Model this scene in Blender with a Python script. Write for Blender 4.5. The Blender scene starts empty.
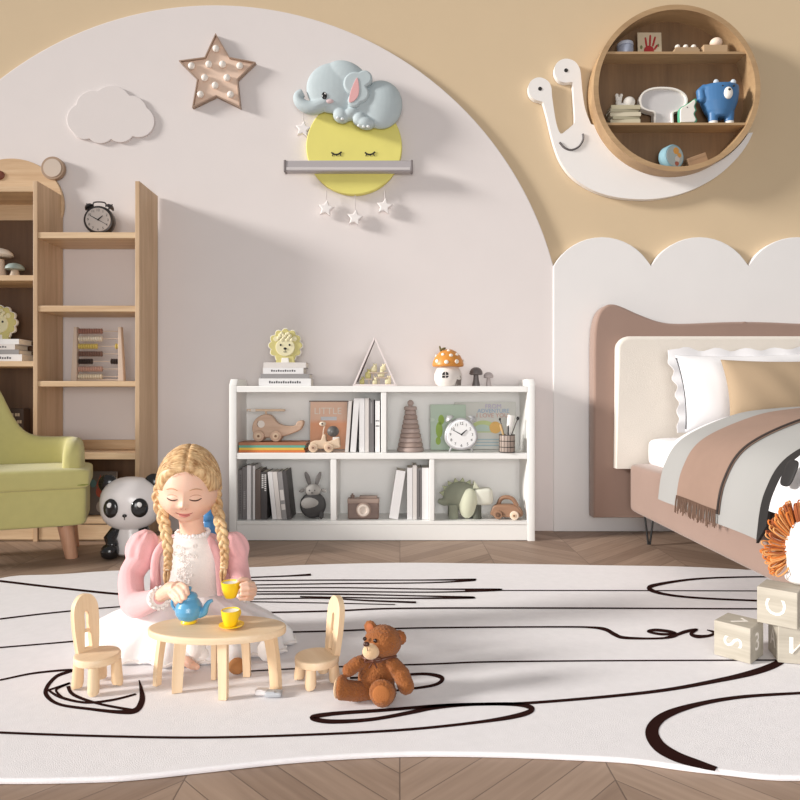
import bpy, bmesh, math, random
from math import sin, cos, pi, radians as R
from mathutils import Vector, Matrix, Euler, noise
from mathutils.bvhtree import BVHTree
random.seed(7)
SC = bpy.context.scene
COL = SC.collection
F = 675.0; H = 0.75; VH = 395.0          # focal length in px, eye height, horizon row
RUGZ = 0.012
def at(u, v, Y): return Vector(((u-400)*Y/F, Y, H-(v-VH)*Y/F))
def ground(u, v, z=0.0):
    Y = F*(H-z)/(v-VH); return Vector(((u-400)*Y/F, Y, z))
def zv(v, Y): return H-(v-VH)*Y/F
def xu(u, Y): return (u-400)*Y/F

# ---------------------------------------------------------------- materials
MATS = {}
def lin(c): 
    c = c/255.0
    return c/12.92 if c <= .04045 else ((c+.055)/1.055)**2.4
def rgb(t): return (lin(t[0]), lin(t[1]), lin(t[2]), 1)
def newmat(name):
    m = bpy.data.materials.new(name); m.use_nodes = True
    nt = m.node_tree; b = nt.nodes['Principled BSDF']
    return m, nt, b
def mat(name, c, rough=.6, metal=0, bump=0, bscale=150, var=0, vscale=6, sheen=0, sss=0, coat=0, c2=None, stretch=(1,1,1), emit=0, spec=.5):
    if name in MATS: return MATS[name]
    m, nt, b = newmat(name)
    b.inputs['Base Color'].default_value = rgb(c)
    b.inputs['Roughness'].default_value = rough
    b.inputs['Metallic'].default_value = metal; b.inputs['Specular IOR Level'].default_value = spec
    b.inputs['Sheen Weight'].default_value = sheen
    b.inputs['Coat Weight'].default_value = coat
    if sss:
        b.inputs['Subsurface Weight'].default_value = sss
        b.inputs['Subsurface Radius'].default_value = (.012, .005, .003)
        b.inputs['Subsurface Scale'].default_value = .5
    tc = nt.nodes.new('ShaderNodeTexCoord'); mp = nt.nodes.new('ShaderNodeMapping')
    mp.inputs['Scale'].default_value = stretch
    nt.links.new(tc.outputs['Object'], mp.inputs['Vector'])
    n = nt.nodes.new('ShaderNodeTexNoise'); n.inputs['Scale'].default_value = vscale; n.inputs['Detail'].default_value = 5
    nt.links.new(mp.outputs['Vector'], n.inputs['Vector'])
    if c2 is None: c2 = tuple(max(0, x*(1-max(var, .02))) for x in c)
    mx = nt.nodes.new('ShaderNodeMix'); mx.data_type = 'RGBA'
    mx.inputs[6].default_value = rgb(c); mx.inputs[7].default_value = rgb(c2)
    nt.links.new(n.outputs['Fac'], mx.inputs[0]); nt.links.new(mx.outputs[2], b.inputs['Base Color'])
    if bump:
        n2 = nt.nodes.new('ShaderNodeTexNoise'); n2.inputs['Scale'].default_value = bscale; n2.inputs['Detail'].default_value = 3
        nt.links.new(mp.outputs['Vector'], n2.inputs['Vector'])
        bp = nt.nodes.new('ShaderNodeBump'); bp.inputs['Strength'].default_value = bump; bp.inputs['Distance'].default_value = .004
        nt.links.new(n2.outputs['Fac'], bp.inputs['Height']); nt.links.new(bp.outputs['Normal'], b.inputs['Normal'])
    if emit:
        b.inputs['Emission Color'].default_value = rgb(c); b.inputs['Emission Strength'].default_value = emit
    MATS[name] = m; return m
def wood(name, c, c2, axis='z', scale=14, rough=.5, bump=.08):
    if name in MATS: return MATS[name]
    m, nt, b = newmat(name); b.inputs['Roughness'].default_value = rough
    tc = nt.nodes.new('ShaderNodeTexCoord'); mp = nt.nodes.new('ShaderNodeMapping')
    s = {'x': (.07, 1, 1), 'y': (1, .07, 1), 'z': (1, 1, .07)}[axis]
    mp.inputs['Scale'].default_value = s
    nt.links.new(tc.outputs['Object'], mp.inputs['Vector'])
    n = nt.nodes.new('ShaderNodeTexNoise'); n.inputs['Scale'].default_value = scale; n.inputs['Detail'].default_value = 6; n.inputs['Distortion'].default_value = .6
    n2 = nt.nodes.new('ShaderNodeTexNoise'); n2.inputs['Scale'].default_value = scale*9; n2.inputs['Detail'].default_value = 3
    for q in (n, n2): nt.links.new(mp.outputs['Vector'], q.inputs['Vector'])
    ad = nt.nodes.new('ShaderNodeMath'); ad.operation = 'MULTIPLY_ADD'; ad.inputs[1].default_value = .35
    nt.links.new(n2.outputs['Fac'], ad.inputs[0]); nt.links.new(n.outputs['Fac'], ad.inputs[2])
    rp = nt.nodes.new('ShaderNodeValToRGB'); rp.color_ramp.elements[0].position = .4; rp.color_ramp.elements[1].position = .95
    rp.color_ramp.elements[0].color = rgb(c); rp.color_ramp.elements[1].color = rgb(c2)
    nt.links.new(ad.outputs[0], rp.inputs[0]); nt.links.new(rp.outputs['Color'], b.inputs['Base Color'])
    bp = nt.nodes.new('ShaderNodeBump'); bp.inputs['Strength'].default_value = bump; bp.inputs['Distance'].default_value = .002
    nt.links.new(n2.outputs['Fac'], bp.inputs['Height']); nt.links.new(bp.outputs['Normal'], b.inputs['Normal'])
    MATS[name] = m; return m

# ---------------------------------------------------------------- objects
def tag(o, label=None, cat=None, group=None, kind=None):
    if label: o['label'] = label
    if cat: o['category'] = cat
    if group: o['group'] = group
    if kind: o['kind'] = kind
    return o
def thing(name, label, cat, loc, rz=0, group=None, rot=None):
    o = bpy.data.objects.new(name, None); COL.objects.link(o)
    o.empty_display_size = .05
    o.location = loc; o.rotation_euler = rot if rot else (0, 0, rz)
    return tag(o, label, cat, group)
def dup(root, loc, rz=0, label=None, group=None, rot=None, scale=None):
    r = root.copy(); COL.objects.link(r); r.location = loc; r.rotation_euler = rot if rot else (0, 0, rz)
    if scale: r.scale = (scale,)*3 if not isinstance(scale, tuple) else scale
    if label: r['label'] = label
    if group: r['group'] = group
    for ch in list(root.children):
        c = ch.copy(); COL.objects.link(c); c.parent = r
        for g in list(ch.children):
            d = g.copy(); COL.objects.link(d); d.parent = c
    return r
def rotm(rot):
    return Euler(rot).to_matrix().to_4x4() if rot else Matrix.Identity(4)
def catmull(P, n=8, closed=False):
    P = [Vector(p) for p in P]; L = len(P); out = []
    segs = L if closed else L-1
    for i in range(segs):
        if closed: a, b, c, d = P[(i-1) % L], P[i], P[(i+1) % L], P[(i+2) % L]
        else: a, b, c, d = P[max(i-1, 0)], P[i], P[i+1], P[min(i+2, L-1)]
        for j in range(n):
            t = j/n
            out.append(.5*((2*b)+(c-a)*t+(2*a-5*b+4*c-d)*t*t+(3*b-a-3*c+d)*t**3))
    if not closed: out.append(P[-1])
    return out
def envelope(circles, c0, n=120):
    out = []
    for i in range(n):
        a = 2*pi*i/n; d = (cos(a), sin(a)); best = 1
        for (x, y, r) in circles:
            ex, ey = x-c0[0], y-c0[1]; bb = ex*d[0]+ey*d[1]; q = bb*bb-(ex*ex+ey*ey-r*r)
            if q >= 0: best = max(best, bb+math.sqrt(q))
        out.append((c0[0]+d[0]*best, c0[1]+d[1]*best))
    return out
class MB:
    """collects geometry in local units, scaled by k on build (k = metres per unit)"""
    def __init__(s, k=1.0): s.bm = bmesh.new(); s.k = k; s.mi = 0
    def raw(s, V, Fs, M=None, fl=None):
        vs = [s.bm.verts.new(M @ Vector(v) if M else v) for v in V]
        for i_, f in enumerate(Fs):
            try:
                q = s.bm.faces.new([vs[i] for i in f]); q.material_index = s.mi; q.smooth = not (fl and fl[i_])
            except ValueError: pass
        return vs
    def merge(s, b):
        b.verts.index_update()
        s.raw([v.co.copy() for v in b.verts], [[v.index for v in f.verts] for f in b.faces], None, [not f.smooth for f in b.faces]); b.free(); return s
    def box(s, c, d, bev=0, rot=None, seg=2, taper=None):
        b = bmesh.new(); bmesh.ops.create_cube(b, size=1)
        for f in b.faces: f.smooth = False
        for v in b.verts:
            v.co = Vector((v.co.x*d[0], v.co.y*d[1], v.co.z*d[2]))
            if taper and v.co.z < 0: v.co.x *= taper; v.co.y *= taper
        if bev: bmesh.ops.bevel(b, geom=b.edges[:], offset=min(bev, min(d)*.49), segments=seg, profile=.5, affect='EDGES')
        if bev:
            big = sorted(b.faces, key=lambda f: -f.calc_area())[:6]
            for f in b.faces: f.smooth = f not in big
        bmesh.ops.transform(b, matrix=Matrix.Translation(c) @ rotm(rot), verts=b.verts)
        return s.merge(b)
    def b2(s, x0, x1, y0, y1, z0, z1, bev=0, seg=2):
        return s.box(((x0+x1)/2, (y0+y1)/2, (z0+z1)/2), (x1-x0, y1-y0, z1-z0), bev, None, seg)
    def ball(s, c, r, rot=None, n=20, fn=None):
        if not hasattr(r, '__len__'): r = (r, r, r)
        b = bmesh.new(); bmesh.ops.create_uvsphere(b, u_segments=n, v_segments=max(6, n*2//3), radius=1)
        for f in b.faces: f.smooth = True
        for v in b.verts:
            v.co = Vector((v.co.x*r[0], v.co.y*r[1], v.co.z*r[2]))
            if fn: v.co = fn(v.co)
        bmesh.ops.transform(b, matrix=Matrix.Translation(c) @ rotm(rot), verts=b.verts)
        return s.merge(b)
    def sup(s, c, d, e1=.4, e2=.4, rot=None, n=32, fn=None):
        """superellipsoid: cushion/pillow like solid of full size d"""
        def f(w, m): return math.copysign(abs(w)**m, w)
        V = []; Fs = []; m = n//2
        for j in range(m+1):
            p = -pi/2+pi*j/m
            for i in range(n):
                a = 2*pi*i/n
                v = Vector((f(cos(p), e1)*f(cos(a), e2)*d[0]/2, f(cos(p), e1)*f(sin(a), e2)*d[1]/2, f(sin(p), e1)*d[2]/2))
                V.append(fn(v) if fn else v)
        for j in range(m):
            for i in range(n):
                k = (i+1) % n; Fs.append((j*n+i, j*n+k, (j+1)*n+k, (j+1)*n+i))
        b = bmesh.new(); vs = [b.verts.new(v) for v in V]
        for q in Fs: b.faces.new([vs[i] for i in q]).smooth = True
        bmesh.ops.remove_doubles(b, verts=b.verts[:], dist=1e-5*max(d))
        bmesh.ops.transform(b, matrix=Matrix.Translation(c) @ rotm(rot), verts=b.verts)
        return s.merge(b)
    def tube(s, pts, r, n=10, closed=False, flat=None):
        P = [Vector(p) for p in pts]; L = len(P); rr = r if hasattr(r, '__len__') else [r]*L
        T = []
        for i in range(L):
            if closed: t = P[(i+1) % L]-P[(i-1) % L]
            else: t = P[min(i+1, L-1)]-P[max(i-1, 0)]
            T.append(t.normalized() if t.length > 1e-9 else Vector((0, 0, 1)))
        up = Vector((0, 0, 1)) if abs(T[0].z) < .9 else Vector((0, 1, 0))
        nrm = (up-T[0]*up.dot(T[0])).normalized(); V = []; Fs = []
        for i in range(L):
            nrm = (nrm-T[i]*nrm.dot(T[i])).normalized(); bi = T[i].cross(nrm)
            for j in range(n):
                a = 2*pi*j/n; V.append(P[i]+(nrm*cos(a)*(flat or 1)+bi*sin(a))*rr[i])
        for i in range(L if closed else L-1):
            i2 = (i+1) % L
            for j in range(n):
                k = (j+1) % n; Fs.append((i*n+j, i*n+k, i2*n+k, i2*n+j))
        if not closed:
            Fs.append(tuple(range(n-1, -1, -1))); Fs.append(tuple((L-1)*n+j for j in range(n)))
        s.raw(V, Fs); return s
    def cyl(s, p0, p1, r0, r1=None, n=24, bev=0):
        r1 = r0 if r1 is None else r1; p0 = Vector(p0); p1 = Vector(p1)
        if bev:
            d = (p1-p0).normalized()
            return s.tube([p0, p0+d*1e-4*bev, p0+d*bev, p1-d*bev, p1-d*1e-4*bev, p1], [r0-bev, r0-bev*.99, r0, r1, r1-bev*.99, r1-bev], n)
        return s.tube([p0, p1], [r0, r1], n)
    def limb(s, pts, r, n=14):
        """tapered tube with ball ends, good for remeshed bodies"""
        s.tube(pts, r, n)
        rr = r if hasattr(r, '__len__') else [r]*len(pts)
        for i in (0, len(pts)-1): s.ball(pts[i], rr[i], n=n)
        return s
    def lathe(s, prof, c=(0, 0, 0), n=32, rot=None, sy=1.0):
        V = []; Fs = []; M = Matrix.Translation(c) @ rotm(rot); L = len(prof)
        for (r, z) in prof:
            for j in range(n):
                a = 2*pi*j/n; V.append((max(r, 1e-4)*cos(a), max(r, 1e-4)*sin(a)*sy, z))
        for i in range(L-1):
            for j in range(n):
                k = (j+1) % n; Fs.append((i*n+j, i*n+k, (i+1)*n+k, (i+1)*n+j))
        Fs.append(tuple(range(n-1, -1, -1))); Fs.append(tuple((L-1)*n+j for j in range(n)))
        s.raw(V, Fs, M); return s
    def loft(s, rings, n=40, fn=None):
        V = []; Fs = []; L = len(rings)
        for i, (cx, cy, z, rx, ry) in enumerate(rings):
            for j in range(n):
                a = 2*pi*j/n; m = fn(i, a) if fn else 1
                V.append((cx+cos(a)*rx*m, cy+sin(a)*ry*m, z))
        for i in range(L-1):
            for j in range(n):
                k = (j+1) % n; Fs.append((i*n+j, i*n+k, (i+1)*n+k, (i+1)*n+j))
        Fs.append(tuple(range(n-1, -1, -1))); Fs.append(tuple((L-1)*n+j for j in range(n)))
        s.raw(V, Fs); return s
    def prism(s, poly, y0, y1, bev=0, rot=None, c=(0, 0, 0), seg=2, holes=None):
        """polygon in the XZ plane extruded along Y from y0 (front) to y1 (back)"""
        M = Matrix.Translation(c) @ rotm(rot)
        a = sum(poly[i][0]*poly[(i+1) % len(poly)][1]-poly[(i+1) % len(poly)][0]*poly[i][1] for i in range(len(poly)))
        if a < 0: poly = list(reversed(poly))
        n = len(poly); b = bmesh.new()
        def inset(P, d):
            out = []
            for i in range(n):
                p0, p1, p2 = Vector(P[i-1]), Vector(P[i]), Vector(P[(i+1) % n])
                e1 = (p1-p0); e2 = (p2-p1)
                if e1.length < 1e-9 or e2.length < 1e-9: out.append(P[i]); continue
                e1.normalize(); e2.normalize()
                n1 = Vector((-e1.y, e1.x)); n2 = Vector((-e2.y, e2.x)); m = n1+n2
                if m.length < .2: m = n1
                m.normalize(); q = max(.5, m.dot(n1)); out.append(tuple(p1+m*d/q))
            return out
        layers = []
        if bev:
            sg = [(1-cos(t*pi/2/seg), 1-sin(t*pi/2/seg)) for t in range(seg+1)]
            for (dy, di) in sg: layers.append((inset(poly, bev*di), y0+bev*dy))
            for (dy, di) in reversed(sg): layers.append((inset(poly, bev*di), y1-bev*dy))
        else: layers = [(poly, y0), (poly, y1)]
        V = []; Fs = []
        for (P, y) in layers: V += [(p[0], y, p[1]) for p in P]
        for l in range(len(layers)-1):
            for j in range(n):
                k = (j+1) % n; Fs.append((l*n+j, l*n+k, (l+1)*n+k, (l+1)*n+j))
        # ends: fill with triangulated polygon
        from mathutils.geometry import tessellate_polygon
        for l, fl in ((0, False), (len(layers)-1, True)):
            P = layers[l][0]
            for t in tessellate_polygon([[Vector((p[0], p[1], 0)) for p in P]]):
                p = [Vector(P[i]) for i in t]
                ar = (p[1]-p[0]).cross(p[2]-p[0]) if False else (p[1].x-p[0].x)*(p[2].y-p[0].y)-(p[2].x-p[0].x)*(p[1].y-p[0].y)
                t = list(t) if ar > 0 else list(reversed(t))
                if fl: t.reverse()
                Fs.append([l*n+i for i in t])
        b.free(); s.raw(V, Fs, M, [i >= (len(layers)-1)*n for i in range(len(Fs))]); return s
    def flatxy(s, poly, z0, z1, bev=0):
        """polygon in the XY plane extruded along Z"""
        return s.prism([(p[0], p[1]) for p in poly], -z1, -z0, bev, rot=(R(-90), 0, 0)) if False else s._fxy(poly, z0, z1, bev)
    def _fxy(s, poly, z0, z1, bev):
        t = MB(); t.prism(poly, 0, z1-z0, bev)          # xz polygon, depth y
        V = [(v.co.x, v.co.z, z1-v.co.y) for v in t.bm.verts]; t.bm.verts.index_update()
        s.raw(V, [[v.index for v in reversed(f.verts)] if False else [v.index for v in f.verts] for f in t.bm.faces], None, [not f.smooth for f in t.bm.faces]); t.bm.free(); return s
    def text(s, txt, c, size, rot=(R(90), 0, 0), depth=.2, align='CENTER', shear=0):
        cu = bpy.data.curves.new('t', 'FONT'); cu.body = txt; cu.size = size; cu.extrude = depth
        cu.align_x = align; cu.align_y = 'CENTER'; cu.resolution_u = 3
        o = bpy.data.objects.new('t', cu); COL.objects.link(o)
        me = bpy.data.meshes.new_from_object(o.evaluated_get(bpy.context.evaluated_depsgraph_get()))
        M = Matrix.Translation(c) @ rotm(rot)
        s.raw([v.co.copy() for v in me.vertices], [list(p.vertices) for p in me.polygons], M)
        bpy.data.objects.remove(o); bpy.data.curves.remove(cu); bpy.data.meshes.remove(me); return s
    def build(s, name, m, parent=None, loc=None, angle=38, flat=False, fix=True, rot=None):
        if fix: bmesh.ops.recalc_face_normals(s.bm, faces=s.bm.faces[:])
        if s.k != 1: bmesh.ops.scale(s.bm, vec=(s.k,)*3, verts=s.bm.verts)
        me = bpy.data.meshes.new(name); s.bm.to_mesh(me); s.bm.free()
        for x in (m if isinstance(m, (list, tuple)) else [m]): me.materials.append(x)
        if flat:
            for p in me.polygons: p.use_smooth = False
        elif angle < 180:
            fl_ = [p.use_smooth for p in me.polygons]; me.set_sharp_from_angle(angle=R(angle)); me.polygons.foreach_set('use_smooth', fl_)
        o = bpy.data.objects.new(name, me); COL.objects.link(o)
        if parent: o.parent = parent
        if loc is not None: o.location = loc
        if rot is not None: o.rotation_euler = rot
        return o
def apply_mods(o):
    dg = bpy.context.evaluated_depsgraph_get(); dg.update()
    me = bpy.data.meshes.new_from_object(o.evaluated_get(dg)); old = o.data
    o.modifiers.clear(); o.data = me; me.name = o.name
    for p in me.polygons: p.use_smooth = True
    bpy.data.meshes.remove(old); return o
def fuse(o, voxel, smooth=3, fac=.5, disp=None):
    """fuse overlapping shells into one continuous surface"""
    r = o.modifiers.new('r', 'REMESH'); r.mode = 'VOXEL'; r.voxel_size = voxel; r.use_smooth_shade = True
    if smooth:
        q = o.modifiers.new('s', 'SMOOTH'); q.iterations = smooth; q.factor = fac
    mats = [m for m in o.data.materials]
    apply_mods(o)
    if not o.data.materials:
        for m in mats: o.data.materials.append(m)
    return o
def struct(o): o['kind'] = 'structure'; return o
def rr(w, h, r, n=5, x=0, z=0):
    """rounded rectangle polygon centred at x,z"""
    out = []
    for (cx, cz, a0) in ((w/2-r, h/2-r, 0), (-w/2+r, h/2-r, 90), (-w/2+r, -h/2+r, 180), (w/2-r, -h/2+r, 270)):
        for i in range(n+1):
            a = R(a0+90*i/n); out.append((x+cx+r*cos(a), z+cz+r*sin(a)))
    return out
def circ(r, n=40, x=0, z=0, rz=None): return [(x+r*cos(2*pi*i/n), z+(rz or r)*sin(2*pi*i/n)) for i in range(n)]
def star(r, ri=None, x=0, z=0, n=5, a0=90):
    ri = ri or r*.45; return [(x+(r if i % 2 == 0 else ri)*cos(R(a0)+pi*i/n), z+(r if i % 2 == 0 else ri)*sin(R(a0)+pi*i/n)) for i in range(2*n)]
# ================================================================ materials in common use
white_p = mat('white_paint', (244, 243, 240), .45)
black_p = mat('black_gloss', (22, 21, 22), .3)
black_m = mat('black_matt', (34, 32, 32), .7)
oak = wood('light_oak', (214, 184, 150), (174, 140, 106), 'z', 14)
oakx = wood('light_oak_across', (226, 198, 162), (190, 154, 116), 'x', 14)
pine = wood('pale_pine', (236, 208, 172), (214, 178, 136), 'z', 16)
pinex = wood('pale_pine_across', (238, 212, 178), (216, 182, 142), 'x', 16)
# ================================================================ floor
def floor_mat():
    m, nt, b = newmat('chevron_parquet'); N = nt.nodes; L = nt.links
    def M(op, a, bb=None, c=None):
        n = N.new('ShaderNodeMath'); n.operation = op
        for i, q in enumerate((a, bb, c)):
            if q is None: continue
            if isinstance(q, (int, float)): n.inputs[i].default_value = q
            else: L.new(q, n.inputs[i])
        return n.outputs[0]
    tc = N.new('ShaderNodeTexCoord'); sp = N.new('ShaderNodeSeparateXYZ'); L.new(tc.outputs['Object'], sp.inputs[0])
    W = .42; P = .085
    cx = M('DIVIDE', sp.outputs[0], W); fi = M('FLOOR', cx); fr = M('FRACT', cx)
    par = M('MULTIPLY', M('FRACT', M('MULTIPLY', fi, .5)), 2.0)           # 0 / 1 column parity
    sg = M('MULTIPLY_ADD', par, 2.0, -1.0)
    zz = M('MULTIPLY', M('MULTIPLY', M('SUBTRACT', fr, .5), W), sg)
    t = M('DIVIDE', M('ADD', sp.outputs[1], zz), P*1.3); ti = M('FLOOR', t); tf = M('FRACT', t)
    cb = N.new('ShaderNodeCombineXYZ'); L.new(ti, cb.inputs[0]); L.new(fi, cb.inputs[1])
    wn = N.new('ShaderNodeTexWhiteNoise'); L.new(cb.outputs[0], wn.inputs['Vector'])
    # grain runs along each plank
    al = M('SUBTRACT', M('MULTIPLY', sp.outputs[0], sg), sp.outputs[1]); ac = M('ADD', sp.outputs[1], M('MULTIPLY', sp.outputs[0], sg))
    cg = N.new('ShaderNodeCombineXYZ'); L.new(M('MULTIPLY', al, 2.0), cg.inputs[0]); L.new(M('MULTIPLY', ac, 26.0), cg.inputs[1]); L.new(M('MULTIPLY', wn.outputs['Value'], 40.0), cg.inputs[2])
    nz = N.new('ShaderNodeTexNoise'); nz.inputs['Scale'].default_value = 1.6; nz.inputs['Detail'].default_value = 5; L.new(cg.outputs[0], nz.inputs['Vector'])
    v = M('ADD', M('MULTIPLY', wn.outputs['Value'], .45), M('MULTIPLY', nz.outputs['Fac'], .75))
    rp = N.new('ShaderNodeValToRGB'); rp.color_ramp.elements[0].position = .15; rp.color_ramp.elements[1].position = 1.0
    rp.color_ramp.elements[0].color = rgb((174, 149, 130)); rp.color_ramp.elements[1].color = rgb((127, 104, 88)); L.new(v, rp.inputs[0])
    e = M('MINIMUM', M('MINIMUM', tf, M('SUBTRACT', 1.0, tf)), M('MULTIPLY', M('MINIMUM', fr, M('SUBTRACT', 1.0, fr)), 4.0))
    g = M('SMOOTH_MIN', M('MULTIPLY', e, 45.0), 1.0, .1)
    mx = N.new('ShaderNodeMix'); mx.data_type = 'RGBA'; mx.inputs[6].default_value = rgb((96, 78, 66)); L.new(g, mx.inputs[0]); L.new(rp.outputs[0], mx.inputs[7])
    L.new(mx.outputs[2], b.inputs['Base Color']); b.inputs['Roughness'].default_value = .55
    bp = N.new('ShaderNodeBump'); bp.inputs['Strength'].default_value = .25; bp.inputs['Distance'].default_value = .002; L.new(g, bp.inputs['Height']); L.new(bp.outputs[0], b.inputs['Normal'])
    return m
f = MB(); f.b2(-3.3, 3.3, -1.5, 3.95, -.06, 0)
struct(f.build('floor', floor_mat()))
# ================================================================ back wall, arch panel, scalloped panel
wall_m = mat('beige_plaster', (213, 190, 157), .85, bump=.05, bscale=60)
panel_m = mat('pale_panel_paint', (227, 219, 217), .7)
scal_m = mat('white_panel_paint', (232, 229, 228), .65)
w = MB(); w.b2(-3.3, 3.3, 3.75, 3.95, 0, 3.2)
struct(w.build('wall_back', wall_m))
YA = 3.72; kA = YA/F
ax, az, ar = xu(215, YA), zv(355, YA), 350*kA
poly = [(ax+ar*cos(R(a)), az+ar*sin(R(a))) for a in range(0, 181, 2)]
poly = [(ax+ar, 0.0)]+poly+[(ax-ar, 0.0)]
a_ = MB(); a_.prism(poly, YA, 3.75, .004)
struct(a_.build('trim_1', panel_m))
YS = 3.712; kS = YS/F
pts = []
for i in range(5):
    x0 = 553.5+i*97.5; x1 = x0+97.5; cxx = (x0+x1)/2; hc = 48.75; sag = 29; rad = (hc*hc+sag*sag)/(2*sag)
    th = math.asin(hc/rad)
    for j in range(0, 17):
        a = -th+2*th*j/16; pts.append((xu(cxx+rad*sin(a), YS), zv(266-sag+rad*(1-cos(a)), YS)))
poly = [(pts[0][0], 0.0)]+pts+[(pts[-1][0], 0.0)]
s_ = MB(); s_.prism(list(reversed(poly)), YS, 3.7495, .004)
struct(s_.build('trim_2', scal_m))

# ================================================================ rug
rug_px = [(-70, 605), (0, 578), (60, 574), (125, 570), (250, 567), (310, 564.5), (400, 562.5), (500, 563.5), (600, 565), (700, 567), (800, 574), (900, 590), (980, 630), (1010, 700), (930, 765), (800, 776), (720, 770), (680, 765.5), (640, 760), (600, 757), (500, 753), (400, 752.5), (300, 758), (200, 768.5), (150, 774), (100, 777.5), (0, 779), (-100, 775), (-190, 745), (-210, 690), (-150, 640)]
rp_ = catmull([(*ground(u, v, RUGZ).xy, 0) for u, v in rug_px], 6, True)
rug_m = mat('white_wool_pile', (236, 232, 234), .95, bump=.35, bscale=420, var=.05, vscale=40, sheen=.2)
ink_m = mat('dark_brown_pile', (44, 22, 19), .95, spec=.05)
rug = thing('area_rug', 'white rug with brown ink line drawing and wavy edge on the floor', 'rug', (0, 2.2, 0))
g_ = MB(); g_._fxy([(p.x, p.y-2.2) for p in rp_], .0005, RUGZ, .004)
g_.build('rug_pile', rug_m, rug)
strokes = [
 [(-60, 574, 2), (0, 581, 2.2), (60, 588, 2.2), (125, 594.5, 2.2), (200, 598, 2)],
 [(-80, 630, 1.6), (0, 619, 1.6), (60, 612, 1.5), (130, 606, 1.3), (190, 604, 1)],
 [(-90, 655, 1.6), (0, 647.5, 1.5), (60, 642.5, 1.5), (88, 640, 2)], [(86, 641, 1), (91, 635, 4), (97, 629, 1)],
 [(-100, 700, 1.6), (-40, 688, 1.6), (0, 680, 1.8), (35, 673, 2), (72, 670, 2.4), (57, 676, 3.5), (47, 687, 4), (47, 696, 4.5), (60, 704.5, 3), (90, 709, 3), (120, 712, 4), (136, 710, 6), (142, 700, 6), (141, 688, 3.5), (139, 680, 1)],
 [(47, 689, 2), (60, 697, 3), (85, 702.5, 2.4), (112, 700, 2.4), (136, 694, 2)], [(68, 686, 4), (74, 695, 3.5), (100, 704, 2.5), (138, 711, 3)], [(46, 691, 2), (70, 683, 2), (56, 690, 2.5), (66, 700, 2)],
 [(-140, 726, 2.4), (0, 732.5, 2.4), (100, 736, 2.4), (200, 737.5, 2.4), (300, 735, 2.4), (400, 730, 2.6), (475, 722.5, 3), (518, 715.5, 5), (532, 709, 5.5), (518, 704.5, 4), (480, 704, 2.8), (440, 705.5, 3), (385, 710, 3.4), (335, 713.5, 4), (312, 717.5, 5), (330, 721.5, 4.5), (370, 719.5, 3.6), (410, 712.5, 4), (435, 707, 5), (470, 704.5, 3), (535, 702.5, 2.8), (650, 692, 3.2), (720, 680, 4.4), (758, 671, 6.5), (780, 662, 7), (783, 656, 4), (779, 645, 3)],
 [(250, 671, 1.2), (330, 667, 1.4), (430, 664, 1.6), (480, 662, 1.6), (560, 661, 1.5), (640, 660.5, 1.4), (784, 660, 1.4)],
 [(350, 678, 2), (400, 675, 2.2), (427, 674, 3), (442, 678, 4.5), (434, 685, 3), (400, 690, 2), (360, 694, 1.5)],
 [(830, 692, 2.4), (800, 693, 2.6), (740, 697, 3.4), (695, 705, 5), (664, 716, 9), (652, 730, 13), (658, 745, 13), (676, 756.5, 11), (700, 764.5, 8), (716, 769, 5)],
 [(800, 576.5, 1.3), (740, 577, 1.5), (695, 579, 2), (660, 584, 3), (649, 588.3, 4.5), (664, 594, 2.6), (700, 598, 2), (768, 601, 1.8), (830, 603, 1.6)],
 [(465, 590.4, .9), (560, 590.4, 1), (660, 590.6, 1), (800, 591, 1)],
 [(240, 613, 1.6), (330, 611, 1.6), (400, 608.3, 1.6), (560, 608, 1.5), (800, 609, 1.4)],
 [(240, 633, 1.4), (330, 631, 1.5), (400, 628.3, 1.5), (480, 627.2, 1.5), (560, 626.8, 1.6), (590, 627.3, 2), (605, 629.3, 3.6), (615, 634.6, 4), (624, 637.6, 3), (650, 638.5, 2), (668, 637.6, 2.2), (677, 635, 2.6), (671, 631.8, 3), (656, 630, 3), (648, 631.4, 2.4), (660, 634, 2.6), (676, 634, 2.2)], [(664, 638, 2), (674, 635.6, 3), (686, 631.4, 3.4), (697, 629.4, 2), (691, 633.6, 3.4), (697, 636.4, 3.6), (709, 635.6, 2.6), (714.5, 632.6, 3), (707, 629.8, 1)],
 [(246, 577.5, 1.2), (285, 576, 1.4), (311, 574.6, 2.2)], [(246, 580.5, 1), (330, 580, 1.2), (420, 580, 1.2), (476, 579.6, 2), (430, 582.6, 1.2), (330, 583.6, 1.2), (246, 585, 1)],
 [(246, 588, 1), (340, 587.6, 1.2), (430, 589, 1.2), (502, 589.6, 2), (440, 592, 1.2), (340, 591.5, 1.2), (246, 591.5, 1)],
 [(246, 594, 1.2), (330, 594, 1.6), (410, 595.6, 1.2), (475, 597.5, 2), (400, 598.2, 1.4), (300, 596.6, 1.4)], [(246, 599, 1), (320, 598.2, 1.2), (370, 600.6, 1.6), (416, 602.3, 2)], [(246, 601.5, 1), (330, 603, 1), (395, 604.5, .8)],
]
ln = MB()
for n_s, st in enumerate(strokes):
    q = catmull(st, 7); V = []; Fs = []; L = len(q)
    zt = RUGZ+.0004+.00004*n_s
    for i, p in enumerate(q):
        a = q[max(i-1, 0)]; b = q[min(i+1, L-1)]; d = Vector((b.x-a.x, (b.y-a.y)*2.2)); d = d.normalized() if d.length else Vector((1, 0))
        nn = Vector((-d.y, d.x)); hw = max(p.z, .3)/2
        for sgn in (1, -1):
            gq = ground(p.x+nn.x*hw*sgn, p.y+nn.y*hw*sgn, zt); V.append((gq.x, gq.y-2.2, zt))
    for i in range(L-1): Fs.append((2*i, 2*i+1, 2*i+3, 2*i+2))
    top = ln.raw(V, Fs)
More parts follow.
